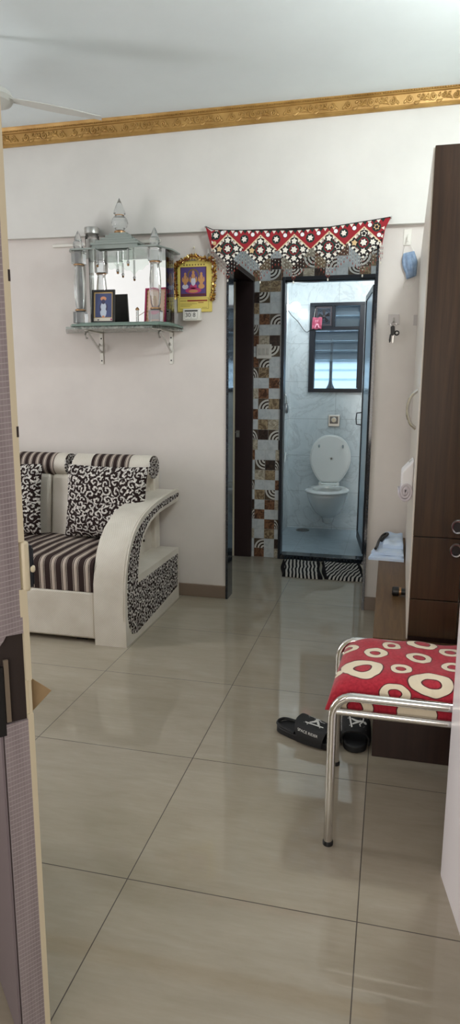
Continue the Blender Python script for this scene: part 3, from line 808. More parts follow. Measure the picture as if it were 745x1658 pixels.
# ------------------------------------------------------------------ wall calendar, garland, block calendar
def calendar():
    t = thing('wall_calendar', 'yellow wall calendar with purple picture hanging on a string beside the doorway', 'calendar', (-1.135, 3.805, 2.04))
    c = (-1.135, 3.803)
    bm = B(); vs = box(bm, -1.238, -1.030, 3.801, 3.806, 1.712, 1.995)
    sh = obj('sheet', bm, plain('yellow calendar card', srgb(226, 206, 108), .5), t, bevel=.004)
    mats = [plain('violet print ground', srgb(84, 66, 128), .5), plain('maroon print edge', srgb(96, 38, 50), .5), plain('gold figure print', srgb(196, 142, 88), .5), plain('magenta lotus print', srgb(186, 60, 110), .5), plain('pale print', srgb(206, 206, 220), .5), plain('red print', srgb(150, 44, 34), .5), plain('brown print', srgb(120, 96, 40), .5), plain('pale yellow print', srgb(236, 222, 142), .5)]
    bm = B()
    def q(x0, x1, z0, z1, mi, y): bm.faces.new([bm.verts.new(p) for p in ((x0, y, z0), (x1, y, z0), (x1, y, z1), (x0, y, z1))]).material_index = mi
    def el(cx, cz, a, b, mi, y, n=16): bm.faces.new([bm.verts.new((cx+a*cos(2*PI*k/n), y, cz+b*sin(2*PI*k/n))) for k in range(n)]).material_index = mi
    Y = 3.8006
    q(-1.219, -1.063, 1.797, 1.960, 1, Y); q(-1.215, -1.067, 1.80, 1.957, 0, Y-.0002)
    x, z = -1.141, 1.875
    el(x, z+.035, .036, .040, 6, Y-.0004); el(x, z+.034, .029, .033, 0, Y-.0005)
    for dx, s in ((0, 1.0), (-.048, .85), (.048, .85)):
        el(x+dx, z+.036*s, .011*s, .014*s, 2, Y-.0008); el(x+dx, z+.055*s, .008*s, .010*s, 2, Y-.0007); el(x+dx, z+.006, .014*s, .024*s, 4 if dx == 0 else 2, Y-.0007); el(x+dx, z-.022, .022*s, .014, (3, 4, 2)[int(dx > 0)+2*int(dx < 0) if dx else 0] if dx == 0 else (2 if dx > 0 else 4), Y-.0006)
        for s2 in (-1, 1): el(x+dx+s2*.017*s, z+.016, .005, .016*s, 2, Y-.00065)
    el(x, z-.044, .048, .016, 3, Y-.0006); el(x, z-.048, .028, .008, 2, Y-.0008)
    q(-1.214, -1.068, 1.801, 1.814, 1, Y-.0005)
    # lower text panel
    for b in [(-1.226, -1.050, 1.788, 1.7895), (-1.226, -1.050, 1.729, 1.7305)]: q(*b, 6, Y)
    for xx in (-1.226, -1.0515): q(xx, xx+.0015, 1.729, 1.789, 6, Y)
    q(-1.178, -1.058, 1.771, 1.779, 5, Y-.0002); q(-1.112, -1.080, 1.762, 1.7655, 5, Y-.0002); q(-1.221, -1.184, 1.773, 1.776, 6, Y-.0002)
    for k, (a, b2) in enumerate(((-1.22, -1.12), (-1.22, -1.15), (-1.22, -1.16), (-1.09, -1.06))): q(a, b2, 1.757-k*.007, 1.7585-k*.007, 6, Y-.0002)
    for k in range(8): q(-1.20+k*.017, -1.192+k*.017, 1.967, 1.975, 6, Y)
    obj('print', bm, mats, sh)
    bm = B(); tube(bm, [(-1.16, 3.803, 1.995), (-1.136, 3.800, 2.062), (-1.112, 3.803, 1.995)], .0014, 5); sphere(bm, (-1.136, 3.801, 2.064), .006, 8, 5)
    obj('string', bm, M['cream'], t)
calendar()
def garland():
    rn = random.Random(3); bm = B()
    path = smooth_path([(-1.243, 3.796, 1.80), (-1.252, 3.793, 1.90), (-1.250, 3.793, 1.965), (-1.215, 3.790, 1.985), (-1.165, 3.788, 2.008), (-1.135, 3.788, 2.016), (-1.09, 3.790, 2.000), (-1.03, 3.792, 1.998), (-1.016, 3.793, 1.97), (-1.012, 3.795, 1.90), (-1.022, 3.797, 1.82), (-1.026, 3.797, 1.78)], 2)
    n = len(path)
    tube(bm, path, .0035, 6, mi=1)
    for k in range(1500):
        i = rn.randrange(n-1); f = rn.random(); p = path[i].lerp(path[i+1], f)
        a = rn.uniform(0, 2*PI); d = Vector((cos(a), -abs(sin(a))*.35-.05, sin(a)))*rn.uniform(.006, .019)
        s = Vector((rn.uniform(-1, 1), rn.uniform(-.4, .4), rn.uniform(-1, 1)))*.0052
        fc = bm.faces.new([bm.verts.new(p+d*.1-s), bm.verts.new(p+d-s*.6), bm.verts.new(p+d*1.1+s*.6), bm.verts.new(p+d*.1+s)])
        fc.material_index = 0 if rn.random() < .8 else 1
    o = obj('tinsel_garland', bm, [plain('gold tinsel', (.75, .52, .16), .22, metal=1.0), plain('maroon tinsel', srgb(112, 42, 26), .35, metal=.5)])
    tag(o, 'golden tinsel garland draped over the yellow wall calendar', 'garland')
garland()
def block_calendar():
    t = thing('block_calendar', 'small white block calendar showing 30 and 8 under the yellow calendar', 'calendar', (-1.143, 3.79, 1.655))
    bm = B(); prism(bm, [(3.81, 1.664), (3.765, 1.660), (3.772, 1.728), (3.81, 1.732)], -1.197, -1.093, 'X')
    bd = obj('body', bm, M['plasticwhite'], t, bevel=.004)
    mats = [plain('white paper', srgb(236, 234, 228), .6), plain('black ink', srgb(24, 24, 26), .6)]
    bm = B()
    def P(u, v, d): return (-1.145+u, 3.7685-(.007*0)-d+(v*.10), 1.694+v)
    def q(u0, u1, v0, v1, mi, d): bm.faces.new([bm.verts.new(P(*p, d)) for p in ((u0, v0), (u1, v0), (u1, v1), (u0, v1))]).material_index = mi
    q(-.038, .036, -.022, .016, 0, .0006); q(-.040, .038, .018, .025, 1, .0006)
    for u0 in (-.038, .0): 
        q(u0, u0+.0008, -.022, .016, 1, .0009)
    q(.0355, .0363, -.022, .016, 1, .0009)
    for k in range(7): q(-.034+k*.010, -.027+k*.010, -.0265, -.025, 1, .0007)
    mx = Matrix.Translation(P(-.019, -.003, .0012)) @ FACE_Y; text_mesh(bm, '30', .034, mx, 1)
    mx = Matrix.Translation(P(.018, -.003, .0012)) @ FACE_Y; text_mesh(bm, '8', .034, mx, 1)
    obj('date_cards', bm, mats, bd)
block_calendar()
# ------------------------------------------------------------------ embroidered door valance
def toran():
    t = thing('door_valance', 'red embroidered mirror work valance with bead fringe hung over the passage opening', 'valance', (-.555, 3.745, 2.12))
    red = plain('red embroidered cloth', srgb(150, 28, 40), .85); wh = plain('white thread', srgb(230, 226, 216), .8); bk = plain('black thread', srgb(28, 22, 24), .85)
    gr = plain('dark green thread', srgb(22, 58, 50), .85); cr = plain('cream cord', srgb(216, 196, 160), .8); mir = plain('white mirror patch', srgb(240, 240, 244), .15); be = plain('beige patch', srgb(206, 176, 130), .7); mar = plain('maroon thread', srgb(92, 26, 34), .85)
    mats = [red, wh, bk, gr, cr, mir, be, mar]
    top = [(-1.052, 2.159), (-1.009, 2.140), (-.914, 2.133), (-.748, 2.124), (-.545, 2.116), (-.38, 2.122), (-.283, 2.132), (-.156, 2.145), (-.053, 2.157)]
    def topz(x):
        for (a, za), (b, zb) in zip(top, top[1:]):
            if a <= x <= b: return za+(zb-za)*(x-a)/(b-a)
        return 2.13
    dia = [(-.924, 2.037), (-.740, 2.022), (-.555, 2.017), (-.369, 2.024), (-.187, 2.038)]
    hw, hh = .0905, .081
    Y = 3.745
    def poly(bm, pts, mi, y): bm.faces.new([bm.verts.new((x, y, z)) for x, z in pts]).material_index = mi
    bm = B()
    low = [(-1.016, 2.035)]
    for i, (cx, cz) in enumerate(dia):
        low += [(cx-hw+.002, cz), (cx, cz-.02)]
    low += [(dia[-1][0]+hw-.002, dia[-1][1]), (-.092, 2.02)]
    tp = [(-1.052, 2.159), (-1.018, 2.132)] + [(x, topz(x)) for x in [-1.0+.05*k for k in range(19)]] + [(-.053, 2.157), (-.078, 2.105)]
    prism(bm, low+tp[::-1], Y, Y+.004, 'Y'); bmesh.ops.triangulate(bm, faces=[f for f in bm.faces if len(f.verts) > 4], ngon_method='EAR_CLIP')
    # black and white pointed border along the top and the two sides
    x = -1.0; k = 0
    while x < -.085:
        z0, z1 = topz(x), topz(x+.023)
        poly(bm, [(x, z0), (x+.023, z1), (x+.0115, (z0+z1)/2-.017)], 2 if k % 2 else 1, Y-.0006)
        poly(bm, [(x, z0), (x+.023, z1), (x+.0115, (z0+z1)/2-.010)], 1 if k % 2 == 0 else 3, Y-.0009)
        x += .023; k += 1
    for k in range(5):
        z = 2.125-k*.02
        poly(bm, [(-1.018, z), (-1.016, z-.02), (-1.003, z-.01)], 1 if k % 2 == 0 else 2, Y-.0008)
        poly(bm, [(-.082-.003*k, z-.01), (-.084-.003*k, z-.028), (-.099-.003*k, z-.018)], 1 if k % 2 == 0 else 2, Y-.0008)
    tube(bm, [(x, Y-.001, z+.001) for x, z in top], .0022, 5, mi=2)
    def disc(bm, cx, cz, r, mi, y, n=14): poly(bm, [(cx+r*cos(2*PI*k/n), cz+r*sin(2*PI*k/n)) for k in range(n)], mi, y)
    def star(bm, cx, cz, r, mi, y, p=6):
        pts = [(cx+(r if k % 2 == 0 else r*.62)*cos(PI*k/p+.2), cz+(r if k % 2 == 0 else r*.62)*sin(PI*k/p+.2)) for k in range(2*p)]
        prism(bm, pts, y, y+.0012, 'Y', mi)
    for (cx, cz) in ((-.992, 2.110), (-.831, 2.083), (-.654, 2.075), (-.469, 2.074), (-.292, 2.090), (-.123, 2.113)):
        disc(bm, cx, cz, .0235, 3, Y-.0010); disc(bm, cx, cz, .019, 2, Y-.0012); star(bm, cx, cz, .0165, 1 if cx < -.2 else 6, Y-.0028)
    disc(bm, -.123, 2.113, .008, 2, Y-.0032)
    for (cx, cz) in ((-.955, 2.122), (-.878, 2.112), (-.784, 2.105), (-.700, 2.100), (-.605, 2.093), (-.512, 2.093), (-.425, 2.096), (-.334, 2.102), (-.238, 2.112), (-.158, 2.124), (-.109, 2.073)):
        disc(bm, cx, cz, .0125, 2, Y-.0012); lathe_pts = None; disc(bm, cx, cz, .0105, 5, Y-.0020)
    disc(bm, -1.0, 2.070, .0105, 6, Y-.0018)
    obj('cloth_band', bm, mats, t)
    # the five hanging diamonds
    for q, (cx, cz) in enumerate(dia):
        bm = B()
        prism(bm, [(cx-hw, cz), (cx, cz-hh), (cx+hw, cz), (cx, cz+hh)], Y-.0040, Y-.0012, 'Y', 2)
        n = 20
        def P(u, v): return (cx+(u-v)*hw, cz+(u+v-1)*hh)
        for i in range(n):
            for j in range(n):
                u, v = (i+.5)/n, (j+.5)/n; a, b = abs(u-.5)*2, abs(v-.5)*2; m_ = max(a, b); s = min(a, b)
                top_edge = (u > .93 or v > .93)
                if top_edge: mi = 4
                elif m_ > .80: mi = 1 if ((i if b >= a else j) % 4 in (0, 1)) else 2
                elif m_ > .70: mi = 2 if ((i if b >= a else j) % 4 != 0) else 1
                elif m_ > .60 and s > .25: mi = 2
                elif m_ > .55 and s < .2: mi = 7
                elif s > .42: mi = 2 if (i+j) % 3 == 0 else 3
                else: mi = 3
                if m_ < .30: mi = 0 if m_ > .18 else 1
                poly(bm, [P(i/n, j/n), P((i+1)/n, j/n), P((i+1)/n, (j+1)/n), P(i/n, (j+1)/n)], mi, Y-.0043)
        disc(bm, cx, cz, .0255, 0, Y-.0050); disc(bm, cx, cz, .0215, 2, Y-.0053); star(bm, cx, cz, .0195, 1, Y-.0068)
        ex = .0475
        for d, (dx, dz) in enumerate(((-ex, 0), (ex, 0), (0, ex*.92), (0, -ex*.92))):
            disc(bm, cx+dx, cz+dz, .0205, 2, Y-.0048); mi = 1
            if d == 0 and q in (0, 1, 4): mi = 6
            star(bm, cx+dx, cz+dz, .0170, mi, Y-.0066, 6 if d % 2 else 5)
            if (q, d) in ((3, 1), (4, 2)): disc(bm, cx+dx, cz+dz, .009, 2, Y-.0070)
        for dx, dz in ((-.03, .027), (.03, .027), (-.03, -.027), (.03, -.027)):
            for w in range(3):
                a = math.atan2(dz, dx)+(w-1)*.7
                poly(bm, [(cx+dx, cz+dz), (cx+dx+.012*cos(a-.2), cz+dz+.012*sin(a-.2)), (cx+dx+.015*cos(a), cz+dz+.015*sin(a)), (cx+dx+.012*cos(a+.2), cz+dz+.012*sin(a+.2))], 1, Y-.0049)
        obj('diamond_panel', bm, mats, t)
    # bead fringes: one per diamond edge, strands of white and red beads on dark cord
    bead_w = plain('white bead', srgb(224, 220, 208), .3); bead_r = plain('red brown bead', srgb(142, 52, 34), .35); cord = plain('dark cord', srgb(60, 44, 38), .8)
    bm_ = [cord, bead_w, bead_r]
    rn = random.Random(9)
    for q, (cx, cz) in enumerate(dia):
        for s in (-1, 1):
            bm = B()
            for k in range(6):
                f = (k+.5)/6; x = cx+s*hw*f; z = cz-hh*(1-f)-.001
                Ls = .062+.006*rn.random()
                tube(bm, [(x, Y-.002, z), (x, Y-.002, z-Ls)], .0007, 4, mi=0, cap=False)
                for b in range(3):
                    zz = z-.010-b*.019; sphere(bm, (x, Y-.002, zz), .0021, 6, 4, mi=1, s=(1, 1, 1.6))
                for b in range(2): sphere(bm, (x, Y-.002, z-.016-b*.022), .0019, 5, 3, mi=2)
                sphere(bm, (x, Y-.002, z-Ls-.003), .0026, 6, 4, mi=2, s=(1, 1, 2.6))
            obj('bead_fringe', bm, bm_, t, smooth=True)
        bm = B(); zb = cz-hh
        tube(bm, [(cx, Y-.002, zb), (cx, Y-.002, zb-.095)], .0009, 4, mi=0)
        for b in range(5): sphere(bm, (cx, Y-.002, zb-.012-b*.015), .003, 6, 4, mi=1 if b % 2 else 2)
        sphere(bm, (cx, Y-.002, zb-.086), .0042, 8, 5, mi=1, s=(1, 1, 1.8))
        obj('pendant', bm, bm_, t, smooth=True)
    for x, z in ((-1.012, 2.03), (-.095, 2.015)):
        bm = B()
        for dx, Lx in ((-.006, .05), (.0, .075), (.008, .06)):
            tube(bm, [(x+dx, Y-.001, z), (x+dx, Y-.001, z-Lx)], .0008, 4, mi=0)
            for b in range(int(Lx/.013)): sphere(bm, (x+dx, Y-.001, z-.008-b*.013), .0026, 6, 4, mi=1 if b % 2 else 2)
        sphere(bm, (x, Y-.001, z-.082), .004, 8, 5, mi=1, s=(1, 1, 1.9))
        obj('side_strand', bm, bm_, t, smooth=True)
    for x, z in ((-1.054, 2.160), (-.051, 2.158)):
        bm = B(); tube(bm, [(x, 3.772, z), (x, 3.742, z)], .0025, 6); sphere(bm, (x, 3.741, z), .005, 8, 5); obj('nail', bm, M['steel'], t, smooth=True)
toran()

# ------------------------------------------------------------------ hooks and what hangs from them
def s_hook(name, label, x, z, w, h, mat, metal):
    t = thing(name, label, 'hook', (x, 3.81, z-h/2))
    bm = B(); box(bm, x-w/2, x+w/2, 3.8065, 3.81, z-h/2, z+h/2); obj('plate', bm, mat, t, bevel=.002)
    bm = B(); tube(bm, smooth_path([(x, 3.807, z+h*.12), (x, 3.795, z+h*.05), (x, 3.785, z-h*.16), (x, 3.783, z-h*.32), (x, 3.776, z-h*.34), (x, 3.772, z-h*.18)], 2), .0032, 7); sphere(bm, (x, 3.772, z-h*.17), .0042, 7, 5)
    obj('prong', bm, metal, t, smooth=True)
    return t
clearplate = plain('translucent adhesive plate', srgb(186, 180, 178), .25)
s_hook('wall_hook', 'small steel hook on the wall left of the valance corner', -1.052, 2.02, .016, .075, M['steel'], M['steel'])
s_hook('wall_hook', 'white adhesive hook under the beam holding the blue mask', .036, 2.068, .040, .082, M['plasticwhite'], M['plasticwhite'])
s_hook('wall_hook', 'clear adhesive hook plate holding the black keys', -.013, 1.650, .058, .054, clearplate, M['steel'])
s_hook('wall_hook', 'empty clear adhesive hook plate half hidden by the wardrobe edge', .118, 1.645, .058, .054, clearplate, M['steel'])

def mask():
    t = thing('face_mask', 'blue pleated face mask hanging by its loop on the wall', 'mask', (.055, 3.78, 1.85))
    m, nt, b = new_mat('blue mask cloth'); g = G(nt); n = g.noise(g.geo(), 60, 2)
    L(nt, g.ramp(n, [(.3, srgb(118, 140, 168)), (.7, srgb(144, 164, 190))]), b.inputs['Base Color']); setp(b, rough=.9)
    bm = B(); nu, nv = 22, 18
    def P(u, v):
        # the mask hangs turned on its side, so its pleats run top to bottom
        zl = 1.985-.002+(.010*u); z = zl+(1.853+.016*u-zl)*v
        xl = .020-.012*sin(PI*min(1, v*1.3))*1.0+.022*v; xr = .074+.020*min(1, v*2.4)-.004*v
        x = xl+(xr-xl)*u
        y = 3.790-.022*sin(PI*u)*sin(PI*v)**.6-.004*sin(u*PI*7)*sin(PI*v)
        return (x, y, z)
    V = [[bm.verts.new(P(i/nu, j/nv)) for j in range(nv+1)] for i in range(nu+1)]
    for i in range(nu):
        for j in range(nv): bm.faces.new((V[i][j], V[i+1][j], V[i+1][j+1], V[i][j+1]))
    o = obj('mask_sheet', bm, m, t, smooth=True); md = o.modifiers.new('s', 'SOLIDIFY'); md.thickness = .002
    em = plain('pale mask edge', srgb(206, 218, 230), .8)
    for v in (0.0, 1.0):
        bm = B(); tube(bm, [P(u/10, v) for u in range(11)], .0022, 6); obj('edge_band', bm, em, t, smooth=True)
    bm = B(); tube(bm, smooth_path([P(0.02, 0), (.022, 3.79, 2.01), (.034, 3.782, 2.046), (.040, 3.782, 2.046), (.058, 3.79, 2.02), P(.98, 0)], 3), .0012, 6)
    obj('ear_loop', bm, M['plasticwhite'], t, smooth=True)
    a = P(.02, 1); c = P(.95, 1); bm = B()
    tube(bm, smooth_path([a, (a[0]-.012, 3.792, a[2]-.012), (a[0]-.016, 3.796, a[2]-.045)], 2), .0016, 6)
    obj('loose_strap', bm, M['plasticwhite'], t, smooth=True); bm = B()
    tube(bm, smooth_path([c, (c[0]+.004, 3.796, c[2]-.03), (c[0]-.03, 3.798, c[2]-.058), (a[0]+.022, 3.798, a[2]-.05), (a[0]+.004, 3.796, a[2]-.024)], 3), .0011, 6)
    obj('ear_loop', bm, M['plasticwhite'], t, smooth=True)
mask()

def keys():
    t = thing('key_bunch', 'black key fob and keys hanging from the clear hook plate', 'keys', (-.016, 3.775, 1.52))
    def ring(bm, c, r, w, ax='Y', n=20):
        pts = [(c[0]+r*cos(2*PI*k/n), c[1], c[2]+r*sin(2*PI*k/n)) for k in range(n+1)]; tube(bm, pts, w, 6, cap=False)
    bm = B(); ring(bm, (-.013, 3.775, 1.622), .015, .0018); obj('split_ring', bm, M['steel'], t, smooth=True)
    bm = B(); prism(bm, [(-.028, 1.608), (-.016, 1.617), (-.006, 1.610), (-.004, 1.572), (-.014, 1.562), (-.026, 1.566)], 3.768, 3.780, 'Y'); prism(bm, [(-.030, 1.57), (-.022, 1.572), (-.024, 1.532), (-.031, 1.524), (-.034, 1.54)], 3.770, 3.777, 'Y')
    obj('fob', bm, M['blackplastic'], t, bevel=.002)
    bm = B(); ring(bm, (.006, 3.773, 1.576), .0105, .004); obj('rubber_loop', bm, M['blackplastic'], t, smooth=True)
    bm = B(); prism(bm, [(-.016, 1.566), (-.009, 1.566), (-.010, 1.528), (-.013, 1.522), (-.016, 1.528)], 3.773, 3.775, 'Y'); obj('key', bm, M['steel'], t)
keys()

# switch plate on the mosaic
t = thing('switch_plate', 'white three switch plate on the mosaic wall beside the bathroom door', 'switch', (-.925, 4.868, 1.492))
bm = B(); box(bm, -.980, -.870, 4.852, 4.868, 1.492, 1.594); obj('plate', bm, M['plasticwhite'], t, bevel=.004)
for k in range(3):
    bm = B(); x = -.952+k*.028; box(bm, x-.010, x+.010, 4.846, 4.853, 1.522, 1.566); obj('rocker', bm, plain('switch rocker', srgb(208, 206, 198), .35), t, bevel=.002)

# ------------------------------------------------------------------ bathroom things
def toilet():
    t = thing('toilet', 'white wall hung toilet with raised lid in the bathroom', 'toilet', (-.515, 5.75, 0))
    cx = -.512
    def ring(z, a, yf, yb, n=40, p=2.3):
        out = []
        yc, b = (yf+yb)/2, (yb-yf)/2
        for k in range(n):
            q = 2*PI*k/n; c, s = cos(q), sin(q)
            x = a*math.copysign(abs(c)**(2/p), c); y = b*math.copysign(abs(s)**(2/p), s)
            wide = 1-.10*max(0, -s)**2
            out.append((cx+x*wide, yc+y, z))
        return out
    def loft(bm, rings, cap0=True, cap1=True):
        R = [[bm.verts.new(p) for p in r] for r in rings]; n = len(R[0])
        for a, b in zip(R, R[1:]):
            for k in range(n): bm.faces.new((a[k], a[(k+1) % n], b[(k+1) % n], b[k]))
        if cap0: bm.faces.new(R[0])
        if cap1: bm.faces.new(R[-1][::-1])
    bm = B()
    prof = [(.098, .035, 5.80, 5.93), (.105, .048, 5.785, 5.95), (.145, .058, 5.77, 6.0), (.165, .075, 5.74, 6.018), (.19, .105, 5.68, 6.018), (.235, .132, 5.615, 6.018), (.285, .152, 5.55, 6.018), (.33, .166, 5.50, 6.018), (.375, .176, 5.468, 6.018), (.398, .178, 5.462, 6.018), (.404, .172, 5.468, 6.012)]
    rings = [ring(z, a, f, b) for z, a, f, b in prof] + [ring(.404, .125, 5.525, 5.86), ring(.36, .115, 5.545, 5.85), ring(.30, .085, 5.60, 5.82), ring(.26, .04, 5.66, 5.76)]
    loft(bm, rings); bowl = obj('bowl', bm, M['ceramic'], t, smooth=True, angle=60)
    bm = B()
    def annul(z0, z1, o, i):
        R = [ring(z0, *i), ring(z0, *o), ring((z0+z1)/2, o[0]+.003, o[1]-.003, o[2]), ring(z1, o[0]-.006, o[1]+.006, o[2]-.004), ring(z1, i[0]+.004, i[1]-.004, i[2]+.002), ring(z0, *i)]
        R = [[bm.verts.new(p) for p in r] for r in R]; n = len(R[0])
        for a, b in zip(R, R[1:]):
            for k in range(n): bm.faces.new((a[k], a[(k+1) % n], b[(k+1) % n], b[k]))
    annul(.408, .428, (.186, 5.452, 5.915), (.118, 5.53, 5.835)); bmesh.ops.remove_doubles(bm, verts=bm.verts, dist=1e-5)
    obj('seat', bm, M['ceramic'], t, smooth=True, angle=50)
    # raised lid
    bm = B(); n = 48; out = []
    for k in range(n):
        q = 2*PI*k/n; c, s = cos(q), sin(q)
        v = .662+.213*(math.copysign(abs(s)**(1 if s > 0 else .8), s)); w = .184*(1.0 if s > -.05 else 1-.30*((-s-.05)/.95)**1.2)
        out.append((cx-.004+w*math.copysign(abs(c)**(.86 if s > -.05 else .86-.5*(-s-.05)), c), v))
    inn = [(cx-.004+(x-cx+.004)*.93, .665+(z-.665)*.945) for x, z in out]
    prism(bm, out, 5.925, 5.945, 'Y'); bmesh.ops.rotate(bm, verts=bm.verts, cent=(cx, 5.935, .45), matrix=Matrix.Rotation(rad(-4), 3, 'X'))
    lid = obj('lid', bm, M['ceramic'], t, bevel=.006, seg=3)
    bm = B(); vs = prism(bm, inn, 5.920, 5.926, 'Y'); bmesh.ops.rotate(bm, verts=bm.verts, cent=(cx, 5.935, .45), matrix=Matrix.Rotation(rad(-4), 3, 'X'))
    obj('lid_inset', bm, M['ceramic'], lid, bevel=.003)
    gb = plain('grey bumper', srgb(150, 158, 160), .4)
    for dx in (-.105, .105):
        bm = B(); sphere(bm, (cx+dx, 5.9365, .775), .009, 8, 6, s=(1, .7, 1.7)); obj('bumper', bm, gb, lid, smooth=True)
    bm = B(); c = (cx+.006, 5.9345, .665)
    for a in (0, .8, 1.6, 2.4, 3.2, 4.4, 5.3): prism(bm, [(c[0], c[2]), (c[0]+.016*cos(a-.12), c[2]+.012*sin(a-.12)), (c[0]+.022*cos(a), c[2]+.016*sin(a))], c[1]-.001+0, c[1]+.002, 'Y')
    sphere(bm, (c[0], c[1], c[2]), .007, 8, 5)
    obj('emblem', bm, plain('dull brown emblem', srgb(112, 102, 92), .5), lid)
    bm = B(); tube(bm, [(cx-.075, 5.915, .437), (cx+.068, 5.915, .437)], .011, 10)
    for dx in (-.085, .075): box(bm, cx+dx-.012, cx+dx+.012, 5.90, 5.935, .425, .455)
    obj('hinge', bm, M['ceramic'], t, bevel=.003)
toilet()

t = thing('flush_plate', 'square steel flush plate with round button above the toilet', 'flush plate', (-.499, 6.02, .943))
bm = B(); box(bm, -.551, -.446, 6.006, 6.02, .943, 1.050); obj('plate', bm, M['steel'], t, bevel=.006)
bm = B(); box(bm, -.536, -.462, 5.996, 6.007, .972, 1.036); lathe_bm = None; obj('surround', bm, plain('dark steel', (.16, .15, .14), .3, metal=.9), t, bevel=.004)
bm = B(); vs = lathe(bm, [(.0, -.004), (.020, -.004), (.024, .0), (.024, .006)], (0, 0, 0), 24, cap=True); bmesh.ops.rotate(bm, verts=vs, cent=(0, 0, 0), matrix=Matrix.Rotation(rad(-90), 3, 'X')); bmesh.ops.translate(bm, verts=vs, vec=(-.499, 5.993, 1.004))
obj('button', bm, M['chrome'], t, smooth=True)

t = thing('floor_drain', 'round steel drain cover on the bathroom floor', 'drain', (-.745, 5.91, .004))
bm = B(); lathe(bm, [(.0, .004), (.020, .004), (.022, .002), (.045, .002), (.047, .006), (.058, .006), (.062, .0)], (-.742, 5.905, .004), 28, cap=False); obj('grate', bm, plain('dull steel', (.20, .20, .19), .4, metal=.8), t, smooth=True)

def faucet():
    t = thing('health_faucet', 'grey hand spray hanging on the left bathroom wall', 'hand spray', (-.88, 5.52, 1.10))
    bm = B(); box(bm, -.905, -.880, 5.50, 5.54, 1.205, 1.245); obj('holder', bm, M['plasticwhite'], t, bevel=.004)
    bm = B(); tube(bm, smooth_path([(-.884, 5.52, 1.235), (-.862, 5.515, 1.228), (-.855, 5.51, 1.19), (-.854, 5.51, 1.15)], 3), [.007]*100 if False else .0075, 10)
    obj('neck', bm, M['steel'], t, smooth=True)
    bm = B(); lathe(bm, [(.0, -.075), (.014, -.070), (.020, -.045), (.017, -.015), (.011, .0), (.011, .01), (.0, .012)], (-.854, 5.51, 1.148), 16, cap=False); obj('spray_head', bm, plain('grey chrome', (.35, .36, .37), .25, metal=.9), t, smooth=True)
    bm = B(); tube(bm, smooth_path([(-.886, 5.52, 1.21), (-.885, 5.53, .95), (-.89, 5.60, .70), (-.895, 5.72, .62), (-.897, 5.80, .72)], 3), .006, 8); obj('hose', bm, M['steel'], t, smooth=True)
faucet()

def bulb():
    by, bz = 5.74, 1.952
    t = thing('light_bulb', 'glowing white bulb with trailing wire on the left bathroom wall', 'lamp', (-.905, by, bz))
    def xl(bm, prof, c):
        vs = lathe(bm, prof, (0, 0, 0), 24, cap=False); bmesh.ops.rotate(bm, verts=vs, cent=(0, 0, 0), matrix=Matrix.Rotation(rad(90), 3, 'Y')); bmesh.ops.translate(bm, verts=vs, vec=c)
    bm = B(); xl(bm, [(.0, 0), (.045, .0), (.043, .010), (.022, .016), (.018, .028), (.0, .028)], (-.905, by, bz)); obj('holder', bm, M['plasticwhite'], t, smooth=True)
    mm, nt, b = new_mat('glowing bulb'); setp(b, color=(1, 1, 1), emit=(.88, .96, 1), es=BULB)
    bm = B(); xl(bm, [(.014, .026), (.020, .036), (.036, .054), (.043, .074), (.038, .098), (.022, .114), (.0, .119)], (-.905, by, bz)); obj('bulb', bm, mm, t, smooth=True)
    bm = B(); tube(bm, smooth_path([(-.895, by+.02, bz-.02), (-.885, 5.88, 1.90), (-.84, 5.99, 1.86), (-.80, 6.0, 1.80), (-.765, 6.0, 1.762), (-.735, 5.99, 1.778), (-.70, 5.99, 1.81)], 3), .003, 6); obj('wire', bm, M['blackplastic'], t, smooth=True)
BULB = 14
bulb()
def fan_box():
    t = thing('exhaust_fan', 'small dark exhaust fan in the top left of the bathroom window', 'fan', (-.62, 6.03, 1.815))
    bm = B(); x0, x1, z0, z1 = -.690, -.547, 1.818, 1.984; w = .016
    for b in [(x0, x0+w, z0, z1), (x1-w, x1, z0, z1), (x0+w, x1-w, z0, z0+w), (x0+w, x1-w, z1-w, z1)]: box(bm, b[0], b[1], 6.01, 6.05, b[2], b[3])
    obj('housing', bm, plain('grey brown fan housing', srgb(74, 68, 74), .5), t, bevel=.003)
    c = (-.618, 6.035, 1.901)
    bm = B()
    for k in range(5):
        a = 2*PI*k/5+.3
        vs = prism(bm, [(c[0]+.012*cos(a-.4), c[2]+.012*sin(a-.4)), (c[0]+.052*cos(a-.3), c[2]+.058*sin(a-.3)), (c[0]+.054*cos(a+.3), c[2]+.060*sin(a+.3)), (c[0]+.014*cos(a+.5), c[2]+.014*sin(a+.5))], 6.038, 6.041, 'Y')
        bmesh.ops.rotate(bm, verts=vs, cent=c, matrix=Matrix.Rotation(.3, 3, Vector((cos(a), 0, sin(a)))))
    obj('blade', bm, plain('dark fan blade', srgb(40, 36, 40), .5), t)
    bm = B(); sphere(bm, c, .017, 14, 8, s=(1, .6, 1)); obj('hub', bm, plain('fan hub', srgb(66, 60, 64), .4), t, smooth=True)
    bm = B()
    for r in (.03, .045, .06): tube(bm, [(c[0]+r*cos(2*PI*k/24), 6.018, c[2]+r*sin(2*PI*k/24)) for k in range(25)], .0016, 5, cap=False)
    obj('grille', bm, plain('fan grille', srgb(70, 64, 68), .5), t, smooth=True)
fan_box()
